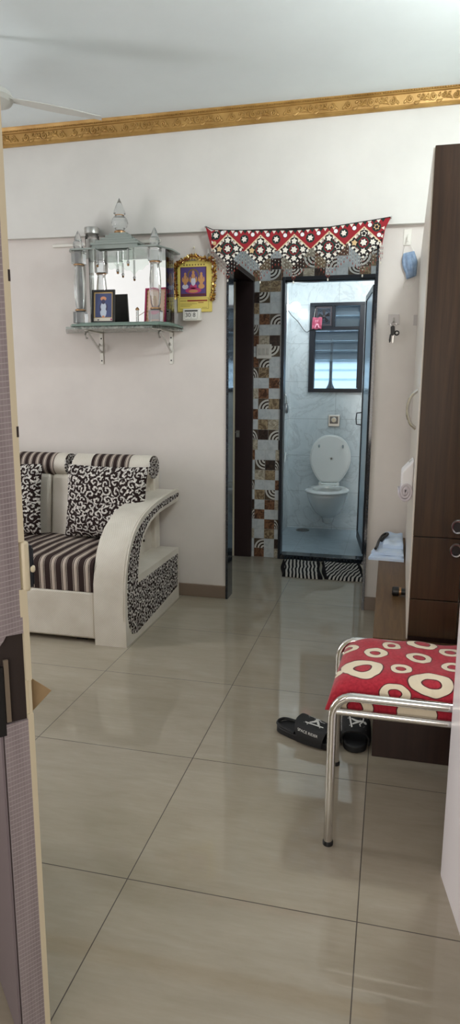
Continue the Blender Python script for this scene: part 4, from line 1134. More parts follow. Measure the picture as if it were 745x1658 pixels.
# pink packet
t = thing('pink_packet', 'crumpled pink plastic packet hanging at the left of the bathroom window', 'packet', (-.674, 5.985, 1.79))
bm = B(); n = 10; rn = random.Random(4)
V = [[bm.verts.new((-.716+.084*i/n+.004*j/n, 5.985-.008*sin(i*1.1)*cos(j*.8)-rn.random()*.006, 1.790+.098*j/n+.004*sin(i))) for j in range(n+1)] for i in range(n+1)]
for i in range(n):
    for j in range(n): bm.faces.new((V[i][j], V[i+1][j], V[i+1][j+1], V[i][j+1]))
o = obj('bag', bm, plain('pink plastic', srgb(190, 90, 116), .3), t, smooth=True, angle=15); md = o.modifiers.new('s', 'SOLIDIFY'); md.thickness = .004
bm = B(); tube(bm, [(-.70, 5.993, 1.886), (-.695, 5.998, 1.93), (-.69, 5.998, 1.965)], .0016, 5); obj('string', bm, M['plasticwhite'], t)
bm = B(); 
for p in ([(-.69, 1.80), (-.676, 1.835), (-.66, 1.835), (-.648, 1.80), (-.654, 1.80), (-.665, 1.825), (-.672, 1.825), (-.684, 1.80)], [(-.684, 1.852), (-.68, 1.868), (-.676, 1.868), (-.678, 1.852)], [(-.668, 1.852), (-.664, 1.868), (-.66, 1.868), (-.662, 1.852)]): prism(bm, p, 5.964, 5.966, 'Y')
bmesh.ops.triangulate(bm, faces=[f for f in bm.faces if len(f.verts) > 4], ngon_method='EAR_CLIP'); obj('pale_print', bm, plain('pale pink print', srgb(236, 178, 196), .4), t)
# dark brush handle standing outside behind the louvres
bm = B(); lathe(bm, [(.0, 0), (.055, .0), (.06, .10), (.05, .16), (.02, .22), (.014, .25), (.014, .62), (.0, .62)], (-.56, 6.22, 1.10), 14, cap=False)
tag(obj('broom', bm, plain('dark brush', srgb(52, 50, 54), .7), smooth=True), 'dark long handled brush seen through the bathroom window louvres', 'brush')
bm = B(); box(bm, -1.0, .3, 6.14, 6.5, 1.05, 1.10); struct('trim_6', bm, plain('outside ledge', srgb(214, 204, 206), .7))

# ------------------------------------------------------------------ striped mats
def doormat(label, x0, x1, y0, y1, slant, seed, phase):
    m, nt, b = new_mat('black and white striped weave'); g = G(nt); p = g.coord('Object'); x, y, z = g.xyz(p)
    wv = g.m('MULTIPLY', g.noise(p, 7, 2), .03)
    f = g.m('FRACT', g.m('ADD', g.m('DIVIDE', g.m('ADD', g.m('ADD', x, g.m('MULTIPLY', y, slant)), wv), .0262), 20+phase))
    edge = g.m('GREATER_THAN', g.m('ABSOLUTE', g.m('ADD', x, g.m('MULTIPLY', y, .15))), (x1-x0)/2-.022)
    c = g.mix(g.ramp(f, [(.46, 0.0), (.54, 1.0)]), srgb(26, 25, 28), srgb(186, 180, 172)); c = g.mix(edge, c, srgb(30, 28, 30))
    L(nt, c, b.inputs['Base Color']); setp(b, rough=.95, spec=.1); g.bump(g.noise(p, 160, 2), b, .5, .003)
    bm = B(); nu, nv = 30, 30; W, D = x1-x0, y1-y0; rn = random.Random(seed)
    def top(u, v):
        e = min(u, 1-u, v, 1-v)
        return .020*min(1, e*14)**.5+.003*sin(u*9+seed)*sin(v*5)+.002*sin(u*41)
    def P(u, v): return ((u-.5)*W+.006*sin(v*7+seed)-.15*(v-.5)*D, (v-.5)*D+.006*sin(u*6+seed))
    V = [[bm.verts.new((*P(i/nu, j/nv), max(.003, top(i/nu, j/nv)))) for j in range(nv+1)] for i in range(nu+1)]
    for i in range(nu):
        for j in range(nv): bm.faces.new((V[i][j], V[i+1][j], V[i+1][j+1], V[i][j+1]))
    bd = [V[i][0] for i in range(nu+1)]+[V[nu][j] for j in range(1, nv+1)]+[V[i][nv] for i in range(nu-1, -1, -1)]+[V[0][j] for j in range(nv-1, 0, -1)]
    lo = [bm.verts.new((v.co.x, v.co.y, 0)) for v in bd]; n = len(bd)
    for k in range(n): bm.faces.new((bd[k], lo[k], lo[(k+1) % n], bd[(k+1) % n]))
    bm.faces.new(lo)
    o = obj('doormat', bm, m, smooth=True, angle=60); o.location = ((x0+x1)/2, (y0+y1)/2, .001); tag(o, label, 'mat', 'striped mats at the bathroom door')
    return o
doormat('left striped mat at the bathroom door, its stripes straight', -.722, -.441, 4.365, 4.80, .12, 1, 0)
o = doormat('right striped mat at the bathroom door, its stripes slanting', -.428, -.145, 4.372, 4.80, -.22, 2, .3); o.location.z = .0015
bm = B(); pts = smooth_path([(-.436, 4.38, .012), (-.425, 4.50, .022), (-.440, 4.62, .026), (-.452, 4.72, .024), (-.456, 4.80, .014)], 2)
# ------------------------------------------------------------------ platform box, wardrobe
def platform():
    t = thing('platform_box', 'low dark brown wooden box that the wardrobe stands on', 'box', (.5, 2.75, 0))
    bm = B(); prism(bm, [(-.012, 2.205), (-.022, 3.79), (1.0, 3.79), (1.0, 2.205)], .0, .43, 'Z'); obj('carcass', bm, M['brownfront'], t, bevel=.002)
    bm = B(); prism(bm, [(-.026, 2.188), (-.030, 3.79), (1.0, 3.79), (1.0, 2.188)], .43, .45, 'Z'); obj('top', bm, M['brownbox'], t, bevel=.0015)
platform()
def wardrobe():
    t = thing('wardrobe', 'tall dark brown wardrobe with white side panel at the right of the room', 'wardrobe', (.4, 2.9, .45))
    zt = 1.985
    bm = B(); prism(bm, [(.083, 2.198), (.108, 3.76), (.85, 3.75), (.85, 2.198)], .4505, zt, 'Z'); obj('carcass', bm, plain('white wardrobe laminate', srgb(216, 210, 200), .35), t, bevel=.002)
    def front(nm, x0, x1, z0, z1):
        bm = B(); box(bm, x0, x1, 2.178, 2.197, z0, z1); return obj(nm, bm, M['brown'], t, bevel=.0015)
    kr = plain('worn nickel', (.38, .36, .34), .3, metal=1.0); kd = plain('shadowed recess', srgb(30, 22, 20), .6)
    def ringpull(parent, x, z):
        def put(prof, nm, mt, par):
            bm = B(); lathe(bm, prof, (0, 0, 0), 28, cap=False); bmesh.ops.rotate(bm, verts=bm.verts, cent=(0, 0, 0), matrix=Matrix.Rotation(rad(90), 3, 'X'))
            bmesh.ops.scale(bm, verts=bm.verts, vec=(.85, 1, 1)); bmesh.ops.translate(bm, verts=bm.verts, vec=(x, 2.178, z)); return obj(nm, bm, mt, par, smooth=True)
        k = put([(.015, .0), (.022, .0), (.024, .006), (.021, .011), (.017, .009), (.015, .002)], 'knob', kr, parent)
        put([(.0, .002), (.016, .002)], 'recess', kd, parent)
    for x0, x1, kx in ((.0875, .240, .222), (.243, .545, .262), (.549, .848, .82)):
        a = front('door', x0, x1, .812, zt-.002); b = front('door', x0, x1, .601, .809); c = front('drawer', x0, x1, .470, .598)
        ringpull(a, kx, .850); ringpull(b, kx, .773)
    bm = B(); box(bm, .0875, .848, 2.190, 2.2, .4505, .469); obj('plinth', bm, M['brownfront'], t)
    # chrome bow handle on the side panel
    xs = .083+.016*(2.5-2.198)
    bm = B(); tube(bm, smooth_path([(xs, 2.5, 1.278), (xs-.024, 2.5, 1.258), (xs-.037, 2.5, 1.21), (xs-.024, 2.5, 1.160), (xs, 2.5, 1.140)], 3), .0065, 10); obj('grab_handle', bm, M['chrome'], t, smooth=True)
wardrobe()
def roll():
    t = thing('cloth_roll', 'rolled white cloth hung against the wardrobe side below the chrome handle', 'cloth', (.065, 2.5, .89))
    mm = plain('white cotton', srgb(226, 226, 230), .8)
    bm = B(); prism(bm, [(.0860, 1.035), (.045, .990), (.045, .935), (.055, .925), (.0860, .925)], 2.42, 2.55, 'Y'); obj('folded_cloth', bm, mm, t, bevel=.006, seg=3)
    bm = B(); sp = []
    for k in range(60):
        a = 2*PI*k/22; r = .030-.00046*k; sp.append((.0625+r*.78*cos(a+PI), .920+r*1.15*sin(a+PI)))
    n = len(sp)
    R = [[bm.verts.new((x, y, z)) for x, z in sp] for y in (2.415, 2.55)]
    for i in range(n-1): bm.faces.new((R[0][i], R[0][i+1], R[1][i+1], R[1][i]))
    o = obj('rolled_end', bm, plain('grey white cotton', srgb(196, 190, 198), .8), t, smooth=True, angle=60); md = o.modifiers.new('s', 'SOLIDIFY'); md.thickness = .0088; md.offset = 0
    bm = B(); tube(bm, [(.0868, 2.48, 1.03), (.070, 2.48, 1.02)], .004, 6); obj('peg', bm, M['steel'], t)
roll()

# ------------------------------------------------------------------ folded blue cloth with strap on the box
def cloth():
    t = thing('folded_cloth', 'folded pale blue cloth with black strap on the brown box by the wardrobe', 'cloth', (.03, 3.45, .45))
    mm, nt, b = new_mat('pale blue cotton'); g = G(nt); n = g.noise(g.geo(), 14, 4)
    L(nt, g.ramp(n, [(.3, srgb(186, 208, 238)), (.7, srgb(214, 228, 244))]), b.inputs['Base Color']); setp(b, rough=.85)
    for k, (z0, z1, x0, x1, y0, y1) in enumerate(((.451, .472, -.078, .092, 3.24, 3.62), (.472, .494, -.066, .090, 3.27, 3.62), (.494, .52, -.012, .088, 3.33, 3.62))):
        bm = B(); nu, nv = 20, 16
        def P(u, v, top):
            cut = max(0, .55-u-v*.0)*.0
            x = x0+(x1-x0)*u+(.05*(v)*(1-u) if k < 2 else 0); y = y0+(y1-y0)*v-.012*u; e = min(u, 1-u, v, 1-v)
            zz = (z1 if top else z0)+(.004*sin(9*u+k)*sin(7*v+2*k) if top else 0)-(.009*(1-min(1, e*9))**2 if top else 0)
            if u < .12 and not (v > .3): zz -= .010*(1-u/.12)*0
            return (x, y, zz)
        T = [[bm.verts.new(P(i/nu, j/nv, 1)) for j in range(nv+1)] for i in range(nu+1)]; Bm = [[bm.verts.new(P(i/nu, j/nv, 0)) for j in range(nv+1)] for i in range(nu+1)]
        for i in range(nu):
            for j in range(nv): bm.faces.new((T[i][j], T[i+1][j], T[i+1][j+1], T[i][j+1])); bm.faces.new((Bm[i][j], Bm[i][j+1], Bm[i+1][j+1], Bm[i+1][j]))
        for i in range(nu): bm.faces.new((T[i][0], Bm[i][0], Bm[i+1][0], T[i+1][0])); bm.faces.new((T[i][nv], T[i+1][nv], Bm[i+1][nv], Bm[i][nv]))
        for j in range(nv): bm.faces.new((T[0][j], T[0][j+1], Bm[0][j+1], Bm[0][j])); bm.faces.new((T[nu][j], Bm[nu][j], Bm[nu][j+1], T[nu][j+1]))
        obj('fold', bm, mm, t, smooth=True, angle=50)
    bm = B(); c = smooth_path([(-.046, 3.262, .503), (-.040, 3.30, .505), (-.034, 3.40, .510), (-.015, 3.48, .528), (.008, 3.50, .534), (.012, 3.47, .534), (-.012, 3.42, .525), (-.020, 3.40, .512)], 2)
    tube(bm, c, .007, 8); obj('strap', bm, M['blackplastic'], t, smooth=True)
cloth()
t = thing('bottle_cap', 'small black cap lying on the brown box against the wardrobe side', 'cap', (.058, 2.68, .45))
def xlathe(bm, prof, c, n=20):
    vs = lathe(bm, prof, (0, 0, 0), n, cap=False); bmesh.ops.rotate(bm, verts=vs, cent=(0, 0, 0), matrix=Matrix.Rotation(rad(90), 3, 'Y')); bmesh.ops.translate(bm, verts=vs, vec=c)
bm = B(); xlathe(bm, [(.0, 0), (.014, 0), (.019, .004), (.019, .026), (.016, .028), (.0, .028)], (.036, 2.68, .4695)); obj('cap', bm, M['blackplastic'], t, smooth=True)
bm = B(); xlathe(bm, [(.0, .028), (.0165, .028), (.0165, .036), (.0, .036)], (.036, 2.68, .4695)); obj('collar', bm, M['brass'], t, smooth=True)
bm = B(); xlathe(bm, [(.0, .036), (.014, .036), (.014, .052), (.0, .052)], (.036, 2.68, .4695)); obj('neck', bm, M['blackplastic'], t, smooth=True)

# ------------------------------------------------------------------ steel tube chair
def chair():
    t = thing('chair', 'steel tube chair with red cushion printed in cream rings', 'chair', (.15, 1.91, 0))
    R = .0128; xr = .46
    def frame(y, xl):
        bm = B()
        pts = [(xl, y, .004), (xl, y, .395)]+[(xl+.055-.055*cos(a), y, .395+.062*sin(a)) for a in [PI*k/14 for k in range(1, 8)]]+[(.2, y, .458), (xr-.05, y, .458)]+[(xr-.05+.05*sin(a), y, .458+.05*(1-cos(a))) for a in [PI*k/12 for k in range(1, 7)]]+[(xr+.03, y, .88)]
        tube(bm, pts, R, 14); return bm
    for y, xl in ((1.705, -.119), (2.122, -.132)):
        f = obj('side_frame', frame(y, xl), M['chrome'], t, smooth=True, angle=60)
        bm = B(); tube(bm, [(xl+.008, y, .412), (xr-.02, y, .412)], .0105, 12); obj('seat_rail', bm, M['chrome'], f, smooth=True)
        bm = B(); tube(bm, [(xr-.04, y, .455), (xr-.04, y, .004)], R, 14); obj('leg', bm, M['chrome'], t, smooth=True, angle=60)
        for x in (xl, xr-.04):
            bm = B(); lathe(bm, [(.0150, 0), (.0150, .010), (.0135, .013), (.0, .013)], (x, y, .0), 14); obj('foot_cap', bm, M['blackplastic'], f, smooth=True)
    bm = B(); 
    for x in (0.0, .3): tube(bm, [(x, 1.705, .412), (x, 2.122, .412)], .010, 10)
    obj('cross_bar', bm, M['chrome'], t, smooth=True)
    # ring printed cushion
    mm, nt, b = new_mat('red cloth with cream rings'); g = G(nt); p = g.geo(); x, y, z = g.xyz(p)
    v = g.m('ADD', y, g.m('MULTIPLY', g.m('SUBTRACT', z, .485), 1.0))
    nx = g.noise(p, 11, 2, .5, 0, 1); n3 = g.xyz(nx)
    xx = g.m('ADD', x, g.m('MULTIPLY', g.m('SUBTRACT', n3[0], .5), .034)); vv = g.m('ADD', v, g.m('MULTIPLY', g.m('SUBTRACT', n3[1], .5), .034))
    rings = [(-.103, 1.985, .036, .5, .046), (-.009, 1.945, .037, .48, 0), (.036, 2.012, .029, .5, 0), (.128, 2.045, .042, .55, 0), (.208, 1.998, .034, .5, 0), (.112, 1.930, .038, .5, 0), (-.049, 1.822, .058, .45, .0), (.060, 1.840, .030, .5, 0), (-.128, 1.800, .026, .35, 0), (.206, 1.885, .032, .5, 0), (.140, 1.768, .056, .44, 0), (.044, 1.712, .042, .5, 0), (-.058, 1.650, .047, .48, 0), (.104, 1.648, .050, .0, 0), (.205, 1.618, .034, .5, 0), (.30, 1.83, .05, .5, 0), (.31, 1.97, .04, .5, 0), (.38, 1.75, .045, .5, 0)]
    cream = None; dark = None
    for cx_, cv, r, hole, _ in rings:
        dx = g.m('SUBTRACT', xx, cx_); dv = g.m('SUBTRACT', vv, cv)
        d = g.m('DIVIDE', g.m('SQRT', g.m('ADD', g.m('MULTIPLY', dx, dx), g.m('MULTIPLY', dv, dv))), r)
        body = g.m('MULTIPLY', g.m('LESS_THAN', d, 1.0), g.m('GREATER_THAN', d, hole)) if hole else g.m('LESS_THAN', d, 1.0)
        ol = g.m('LESS_THAN', d, 1.07)
        hb = g.m('GREATER_THAN', d, max(0, hole-.08)); ol = g.m('MULTIPLY', ol, hb)
        cream = body if cream is None else g.m('MAXIMUM', cream, body); dark = ol if dark is None else g.m('MAXIMUM', dark, ol)
    wv = g.noise(g.mapping(p, (1, 1, 1)), 120, 2)
    redc = g.ramp(wv, [(.3, srgb(150, 26, 42)), (.7, srgb(176, 40, 56))])
    c = g.mix(dark, redc, srgb(84, 30, 34)); c = g.mix(cream, c, srgb(222, 208, 182)); L(nt, c, b.inputs['Base Color']); setp(b, rough=.8, spec=.2, sheen=.2)
    wr = g.noise(g.mapping(p, (14, 5, 5), (0, 0, 0), (0, 0, .5)), 1.5, 3, .5, .4); g.bump(wr, b, .35, .02)
    bm = B(); nu, nv = 46, 34; x0, x1, y0, y1 = -.140, .43, 1.712, 2.106
    def P(u, v, s):
        a, c = 2*u-1, 2*v-1; e = ((1-abs(a)**6)*(1-abs(c)**6))
        h = .412 + (.092*e**.42 if s > 0 else 0)+(.004*sin(u*23+v*5)*sin(v*9) if s > 0 else 0)*e
        wx = 1-.03*(1-e)
        sl = .020*(1-u) if s > 0 else 0
        return (x0+(x1-x0)*u+(.022*(v) if u < .02 else .022*v*(1-u))*1.0, y0+(y1-y0)*v, h-.004*sl)
    T = [[bm.verts.new(P(i/nu, j/nv, 1)) for j in range(nv+1)] for i in range(nu+1)]; D = [[bm.verts.new((T[i][j].co.x, T[i][j].co.y, .408)) for j in range(nv+1)] for i in range(nu+1)]
    for i in range(nu):
        for j in range(nv): bm.faces.new((T[i][j], T[i+1][j], T[i+1][j+1], T[i][j+1])); bm.faces.new((D[i][j], D[i][j+1], D[i+1][j+1], D[i+1][j]))
    for i in range(nu): bm.faces.new((T[i][0], D[i][0], D[i+1][0], T[i+1][0])); bm.faces.new((T[i][nv], T[i+1][nv], D[i+1][nv], D[i][nv]))
    for j in range(nv): bm.faces.new((T[0][j], T[0][j+1], D[0][j+1], D[0][j])); bm.faces.new((T[nu][j], D[nu][j], D[nu][j+1], T[nu][j+1]))
    obj('seat_cushion', bm, mm, t, smooth=True, angle=70)
    bm = B(); vs = box(bm, xr-.004, xr+.022, 1.72, 2.105, .60, .86); obj('backrest', bm, mm, t, bevel=.01, seg=3)
chair()

# ------------------------------------------------------------------ slippers
def slipper(label, loc, ang, side):
    t = thing('slide_slipper', label, 'slipper', (0, 0, 0), 'black slide slippers')
    Ln = .256
    def half(u):   # half width along the sole, u 0 heel .. 1 toe
        w = .033+.014*sin(PI*min(1, max(0, (u-.08)/1.0))**.9)
        e = min(1, (u/.11)) if u < .11 else (min(1, (1-u)/.13) if u > .87 else 1)
        return w*max(0.05, (1-(1-e)**2))**.5
    n = 30; left = [(Ln*i/n, half(i/n)) for i in range(n+1)]; outline = left+[(x, -w) for x, w in left[::-1]]
    bm = B(); prism(bm, outline, 0, .026, 'Z'); bmesh.ops.remove_doubles(bm, verts=bm.verts, dist=1e-4)
    obj('sole', bm, M['rubber'], t, world=False, bevel=.005, seg=3)
    # raised rim round the heel and a foot bed
    bm = B(); rim = [(x, w-.004) for x, w in left[1:12]]; pts = [(x, w, .028+.006*(1-x/.1)) for x, w in rim[::-1]]+[(.003, 0, .034)]+[(x, -w, .028+.006*(1-x/.1)) for x, w in rim]
    tube(bm, smooth_path(pts, 1), .006, 8); obj('heel_rim', bm, M['rubber'], t, world=False, smooth=True)
    def S(u, v, d=0.0):   # strap surface: u along sole 0..1, v across -1..1
        x = Ln*(.40+.46*u)-.012*(1-v*v)*(1-u)+.020*(abs(v)**2)*(u-.5)*-1
        uu = .40+.46*u; w = half(min(.86, uu))+.005
        a = v*PI*.5
        h = .054+.014*(1-u)
        y = w*math.copysign(abs(sin(a))**.75, a); z = .008+(h)*max(0, cos(a))**.55
        nrm = Vector((.12, sin(a), cos(a)+.05)).normalized()
        return Vector((x, y, z))+nrm*d
    bm = B(); nu, nv = 12, 28
    o_ = [[bm.verts.new(S(i/nu, -1+2*j/nv, .006)) for j in range(nv+1)] for i in range(nu+1)]; i_ = [[bm.verts.new(S(i/nu, -1+2*j/nv, 0)) for j in range(nv+1)] for i in range(nu+1)]
    for i in range(nu):
        for j in range(nv): bm.faces.new((o_[i][j], o_[i+1][j], o_[i+1][j+1], o_[i][j+1])); bm.faces.new((i_[i][j], i_[i][j+1], i_[i+1][j+1], i_[i+1][j]))
    for j in range(nv):
        for i in (0, nu): bm.faces.new((o_[i][j], o_[i][j+1], i_[i][j+1], i_[i][j]))
    for i in range(nu):
        for j in (0, nv): bm.faces.new((o_[i][j], i_[i][j], i_[i+1][j], o_[i+1][j]))
    strap = obj('strap', bm, M['rubber'], t, world=False, smooth=True, angle=50)
    # white figure riding a board, printed on the strap
    bm = B()
    figs = [[(-.5, .30), (-.2, .36), (.02, .30), (.02, .22), (-.2, .27), (-.5, .22)], [(-.06, .34), (.10, .32), (.20, .02), (.02, -.02)], [(.02, .04), (.20, .04), (.42, -.20), (.34, -.26), (.16, -.08), (-.06, -.30), (-.16, -.28), (.0, -.06)],
            [(.10, .30), (.34, .12), (.52, .16), (.52, .10), (.32, .04), (.12, .2)], [(-.34, -.36), (.62, -.22), (.66, -.30), (-.30, -.46)], [(-.2, -.48), (-.14, -.48), (-.14, -.54), (-.2, -.54)], [(.46, -.36), (.52, -.36), (.52, -.42), (.46, -.42)]]
    figs.append([(.08+.12*cos(2*PI*k/12), .46+.13*sin(2*PI*k/12)) for k in range(12)])
    for f in figs: bm.faces.new([bm.verts.new((x, y, 0)) for x, y in f])
    bmesh.ops.triangulate(bm, faces=bm.faces); bmesh.ops.subdivide_edges(bm, edges=bm.edges, cuts=2, use_grid_fill=True)
    for s in range(14):
        rn = random.Random(s); x, y = rn.uniform(-.7, .7), rn.uniform(-.6, .65); r = .018
        bm.faces.new([bm.verts.new((x+r*cos(2*PI*k/5), y+r*sin(2*PI*k/5), 0)) for k in range(5)])
    for v in bm.verts: v.co = S(.47+.56*v.co.x*side[0], .06+.62*v.co.y*side[1], .0068)
    obj('figure_print', bm, M['print'], strap, world=False)
    bm = B(); text_mesh(bm, 'SPACE RIDER', .26, Matrix.Identity(4), 0, 0)
    bmesh.ops.triangulate(bm, faces=bm.faces)
    for v in bm.verts: v.co = S(.46+.52*v.co.x/1.0*side[0]*.9, -.66*1+.34*v.co.y*2.0*side[1]*.55 if False else -.68+.62*v.co.y, .0068)
    obj('lettering', bm, M['print'], strap, world=False)
    t.location = loc; t.rotation_euler = (0, 0, ang)
slipper('black slide slipper lying alone in front of the chair leg, heel outwards', (-.366, 2.318, .0), math.atan2(-.098, .245), (1, 1))
slipper('black slide slipper under the chair beside the brown box, toe towards the viewer', (-.080, 2.462, .0), rad(-88), (1, 1))

# ------------------------------------------------------------------ open door leaf in the foreground
def door1():
    nv_ = Vector((.72, -.694, 0)).normalized(); al = -nv_; tv = Vector((.694, .72, 0)).normalized()
    C = Vector((-.630, .975, 0))
    def P(s, o, z): return C+al*s+tv*o+Vector((0, 0, z))
    def bx(bm, s0, s1, o0, o1, z0, z1, mi=0):
        vs = [bm.verts.new(P(s, o, z)) for s in (s0, s1) for o in (o0, o1) for z in (z0, z1)]
        for f in [(0, 1, 3, 2), (4, 6, 7, 5), (0, 4, 5, 1), (2, 3, 7, 6), (0, 2, 6, 4), (1, 5, 7, 3)]: bm.faces.new([vs[i] for i in f]).material_index = mi
        return vs
    m, nt, b = new_mat('lilac grey grid laminate'); g = G(nt); p = g.geo(); x, y, z = g.xyz(p)
    o_ = g.m('ADD', g.m('MULTIPLY', x, tv.x), g.m('MULTIPLY', y, tv.y)); 
    f1 = g.m('FRACT', g.m('DIVIDE', g.m('SUBTRACT', z, g.m('MULTIPLY', o_, .12)), .0096)); f2 = g.m('FRACT', g.m('DIVIDE', o_, .0052)); 
    l1 = g.m('LESS_THAN', f1, .14); l2 = g.m('MULTIPLY', g.m('LESS_THAN', f2, .25), .35)
    n = g.noise(g.mapping(p, (60, 60, 3)), 1.0, 3)
    base = g.ramp(n, [(.3, srgb(132, 122, 126)), (.7, srgb(152, 142, 146))])
    c = g.mix(g.m('MULTIPLY', l1, .75), base, srgb(182, 176, 178)); c = g.mix(l2, c, srgb(172, 164, 168)); L(nt, c, b.inputs['Base Color']); setp(b, rough=.35)
    dk = plain('exposed dark wood', srgb(44, 34, 32), .6)
    bm = B(); bx(bm, .006, .80, -.022, .022, .012, 2.06); d = struct('door_1', bm, dk)
    bm = B(); bx(bm, 0, .006, -.020, .0225, .855, 2.06)
    # ragged lower edge above the lock
    zz = [.90, .868, .876, .850, .862, .880, .90]
    for sgn, lo, hi in ((1, .0, 0),):
        pass
    obj('edge_laminate', bm, m, d)
    bm = B(); bx(bm, 0, .006, -.020, .0225, .012, .690); obj('edge_laminate', bm, m, d)
    bm = B(); pts = [(-.020, .838), (-.012, .848), (-.004, .862), (.006, .866), (.0225, .872), (.0225, .855+.03), (-.020, .89)]
    v0 = [bm.verts.new(P(-.0008, o, z)) for o, z in pts]; v1 = [bm.verts.new(P(.005, o, z)) for o, z in pts]; bm.faces.new(v0); bm.faces.new(v1[::-1])
    for i in range(len(pts)): bm.faces.new((v0[i], v0[(i+1) % len(pts)], v1[(i+1) % len(pts)], v1[i]))
    obj('torn_laminate', bm, m, d)
    # cream lipping along the far corner and the leaf's back
    bm = B(); bx(bm, -.001, .004, .0225, .0325, 1.02, 2.06); bx(bm, -.001, .004, .0225, .0325, .012, .70); bx(bm, .004, .80, .022, .031, .012, 2.06); bx(bm, -.001, .003, .0190, .0325, .885, .935); bx(bm, -.001, .003, .0225, .0330, .765, .885); bx(bm, 0, .003, .0265, .0315, .70, .765)
    obj('lipping', bm, M['cream'], d)
    bm = B(); bx(bm, -.002, .004, -.015, -.007, .695, .812); obj('lock_plate', bm, plain('worn lock plate', srgb(150, 138, 124), .35, metal=.6), d)
    bm = B(); bx(bm, -.001, .004, -.030, -.0165, .67, .80); obj('lock_slot', bm, M['blackplastic'], d)
    # tower bolt on the back face
    bm = B(); bx(bm, .0, .05, .0325, .045, .936, 1.012); bx(bm, .002, .04, .045, .048, .94, 1.006); bo = obj('bolt', bm, M['blackmetal'], d, bevel=.002)
    bm = B(); bx(bm, -.003, .012, .0265, .040, .930, 1.020); bx(bm, -.002, .012, .0395, .050, .962, .976); obj('bolt_cover', bm, M['cream'], bo, bevel=.005, seg=3)
    # wood chip flap sticking out behind the leaf
    bm = B(); pts = [(.028, .690), (.028, .768), (.072, .727)]
    v0 = [bm.verts.new(P(.016, o, z)) for o, z in pts]; v1 = [bm.verts.new(P(.020, o, z)) for o, z in pts]; bm.faces.new(v0); bm.faces.new(v1[::-1])
    for i in range(3): bm.faces.new((v0[i], v0[(i+1) % 3], v1[(i+1) % 3], v1[i]))
    obj('torn_flap', bm, plain('brown board', srgb(158, 134, 100), .7), d)
    # front skin
    bm = B(); bx(bm, .006, .80, -.026, -.022, .012, 2.06); obj('front_skin', bm, plain('grey lilac front laminate', srgb(126, 116, 122), .4), d)
    bm = B()
    for zc in (1.2, 1.45): bx(bm, -.0012, .002, .0295, .0332, zc, zc+.018)
    obj('chip', bm, dk, d)
door1()

# ------------------------------------------------------------------ ceiling fan
def ceiling_fan():
    hx, hy, hz = -1.675, 2.80, 2.50
    t = thing('ceiling_fan', 'pale ceiling fan hub and blade near the gold cornice at upper left', 'fan', (hx, hy, hz))
    fm = plain('pale fan enamel', srgb(206, 208, 202), .35)
    bm = B(); lathe(bm, [(.0, -.035), (.05, -.033), (.085, -.018), (.095, .0), (.085, .022), (.03, .05), (.012, .06), (.012, .24), (.05, .245), (.055, .275)], (hx-.06, hy-.02, hz), 28); obj('motor', bm, fm, t, smooth=True)
    for k in range(3):
        a = math.atan2(.186, .427)+2*PI*k/3
        bm = B(); n = 12; pt = []; pb = []
        for i in range(n+1):
            s = i/n; r = .08+.385*s; w = .040+.026*sin(PI*min(1, s*1.1)); tw = .16
            for lst, sg in ((pt, 1), (pb, -1)):
                lst.append((hx-.06+r*cos(a)-sg*w*sin(a), hy-.02+r*sin(a)+sg*w*cos(a), hz-.005-.045*s+sg*w*tw))
        A = [[bm.verts.new((p[0], p[1], p[2]+dz)) for p in lst] for lst in (pt, pb) for dz in (0, .003)]
        for i in range(n):
            bm.faces.new((A[0][i], A[0][i+1], A[2][i+1], A[2][i])); bm.faces.new((A[1][i], A[3][i], A[3][i+1], A[1][i+1])); bm.faces.new((A[0][i], A[1][i], A[1][i+1], A[0][i+1])); bm.faces.new((A[2][i], A[2][i+1], A[3][i+1], A[3][i]))
        bm.faces.new((A[0][0], A[2][0], A[3][0], A[1][0])); bm.faces.new((A[0][n], A[1][n], A[3][n], A[2][n]))
        obj('blade', bm, fm, t, smooth=True, angle=40)
ceiling_fan()

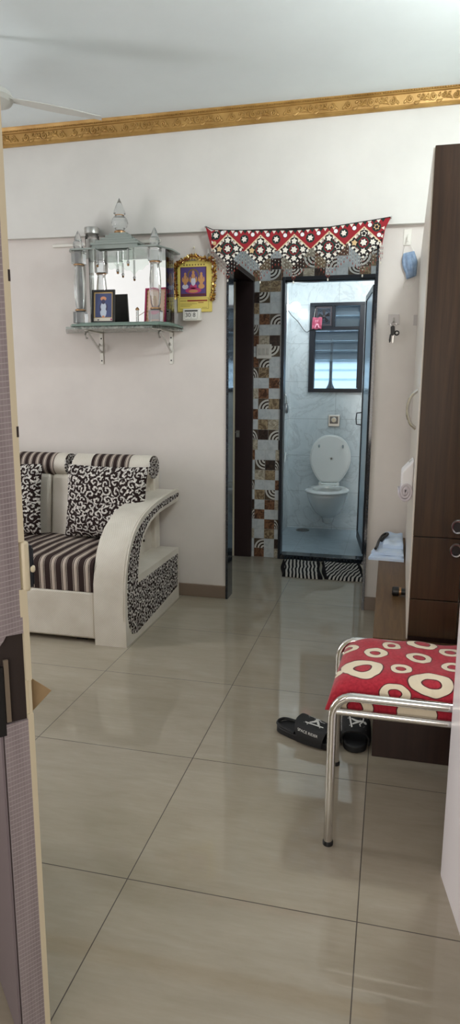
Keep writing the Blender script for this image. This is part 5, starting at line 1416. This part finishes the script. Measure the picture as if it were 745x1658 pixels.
# ------------------------------------------------------------------ light
def area(name, loc, size, power, col, target, sy_=None, shape='DISK'):
    ld = bpy.data.lights.new(name, 'AREA'); ld.shape = shape if sy_ is None else 'RECTANGLE'; ld.size = size
    if sy_: ld.size_y = sy_
    ld.energy = power; ld.color = col
    o = bpy.data.objects.new(name, ld); COL.objects.link(o); o.location = loc
    o.rotation_euler = (Vector(target)-Vector(loc)).to_track_quat('-Z', 'Y').to_euler(); return o
def lamp(name, loc, e, col, r):
    pl = bpy.data.lights.new(name, 'POINT'); pl.energy = e; pl.color = col; pl.shadow_soft_size = r
    o = bpy.data.objects.new(name, pl); COL.objects.link(o); o.location = loc
# lamp of the hall, high on the right (its shadows fall from the shelf and the wardrobe top)
lamp('hall_lamp', (.42, 2.25, 2.55), 34, (.95, 1.0, .98), .07)
# added fill from the hall's left; the wall there has no opening
area('left_fill', (-3.66, 1.80, 1.35), .45, 24, (1.0, .975, .995), (0, 1.80, 1.35), 1.8)
# added fill lights in the camera's room; no window is built for them
area('near_room_fill', (-.35, -1.52, 1.35), 1.5, 24, (1.0, .93, .85), (-.35, 1.0, 1.35), 1.5)
area('near_room_side_fill', (-1.80, -.4, 1.55), 1.1, 13, (1.0, .95, 1.0), (.3, .9, 1.0), 1.2)
# added point lights brightening the mosaic passage and the lower bathroom; no fixtures
lamp('passage_fill', (-.40, 4.2, 2.66), 3.2, (.95, 1.0, 1.0), .05)
lamp('bathroom_fill', (-.05, 5.10, 2.22), 17, (1.0, .985, .965), .07)
# daylight outside the bathroom
w = bpy.data.worlds.new('world'); SC.world = w; w.use_nodes = True
w.node_tree.nodes['Background'].inputs[0].default_value = (.72, .86, 1.0, 1); w.node_tree.nodes['Background'].inputs[1].default_value = 4.0

SC.view_settings.view_transform = 'Standard'; SC.view_settings.look = 'None'; SC.view_settings.exposure = .19; SC.view_settings.gamma = 1; SC.view_settings.use_curve_mapping = False
SC.cycles.max_bounces = 14; SC.cycles.transparent_max_bounces = 24; SC.cycles.transmission_bounces = 14; SC.cycles.diffuse_bounces = 6; SC.cycles.glossy_bounces = 6
SC.cycles.caustics_reflective = False; SC.cycles.caustics_refractive = False; SC.cycles.use_denoising = True
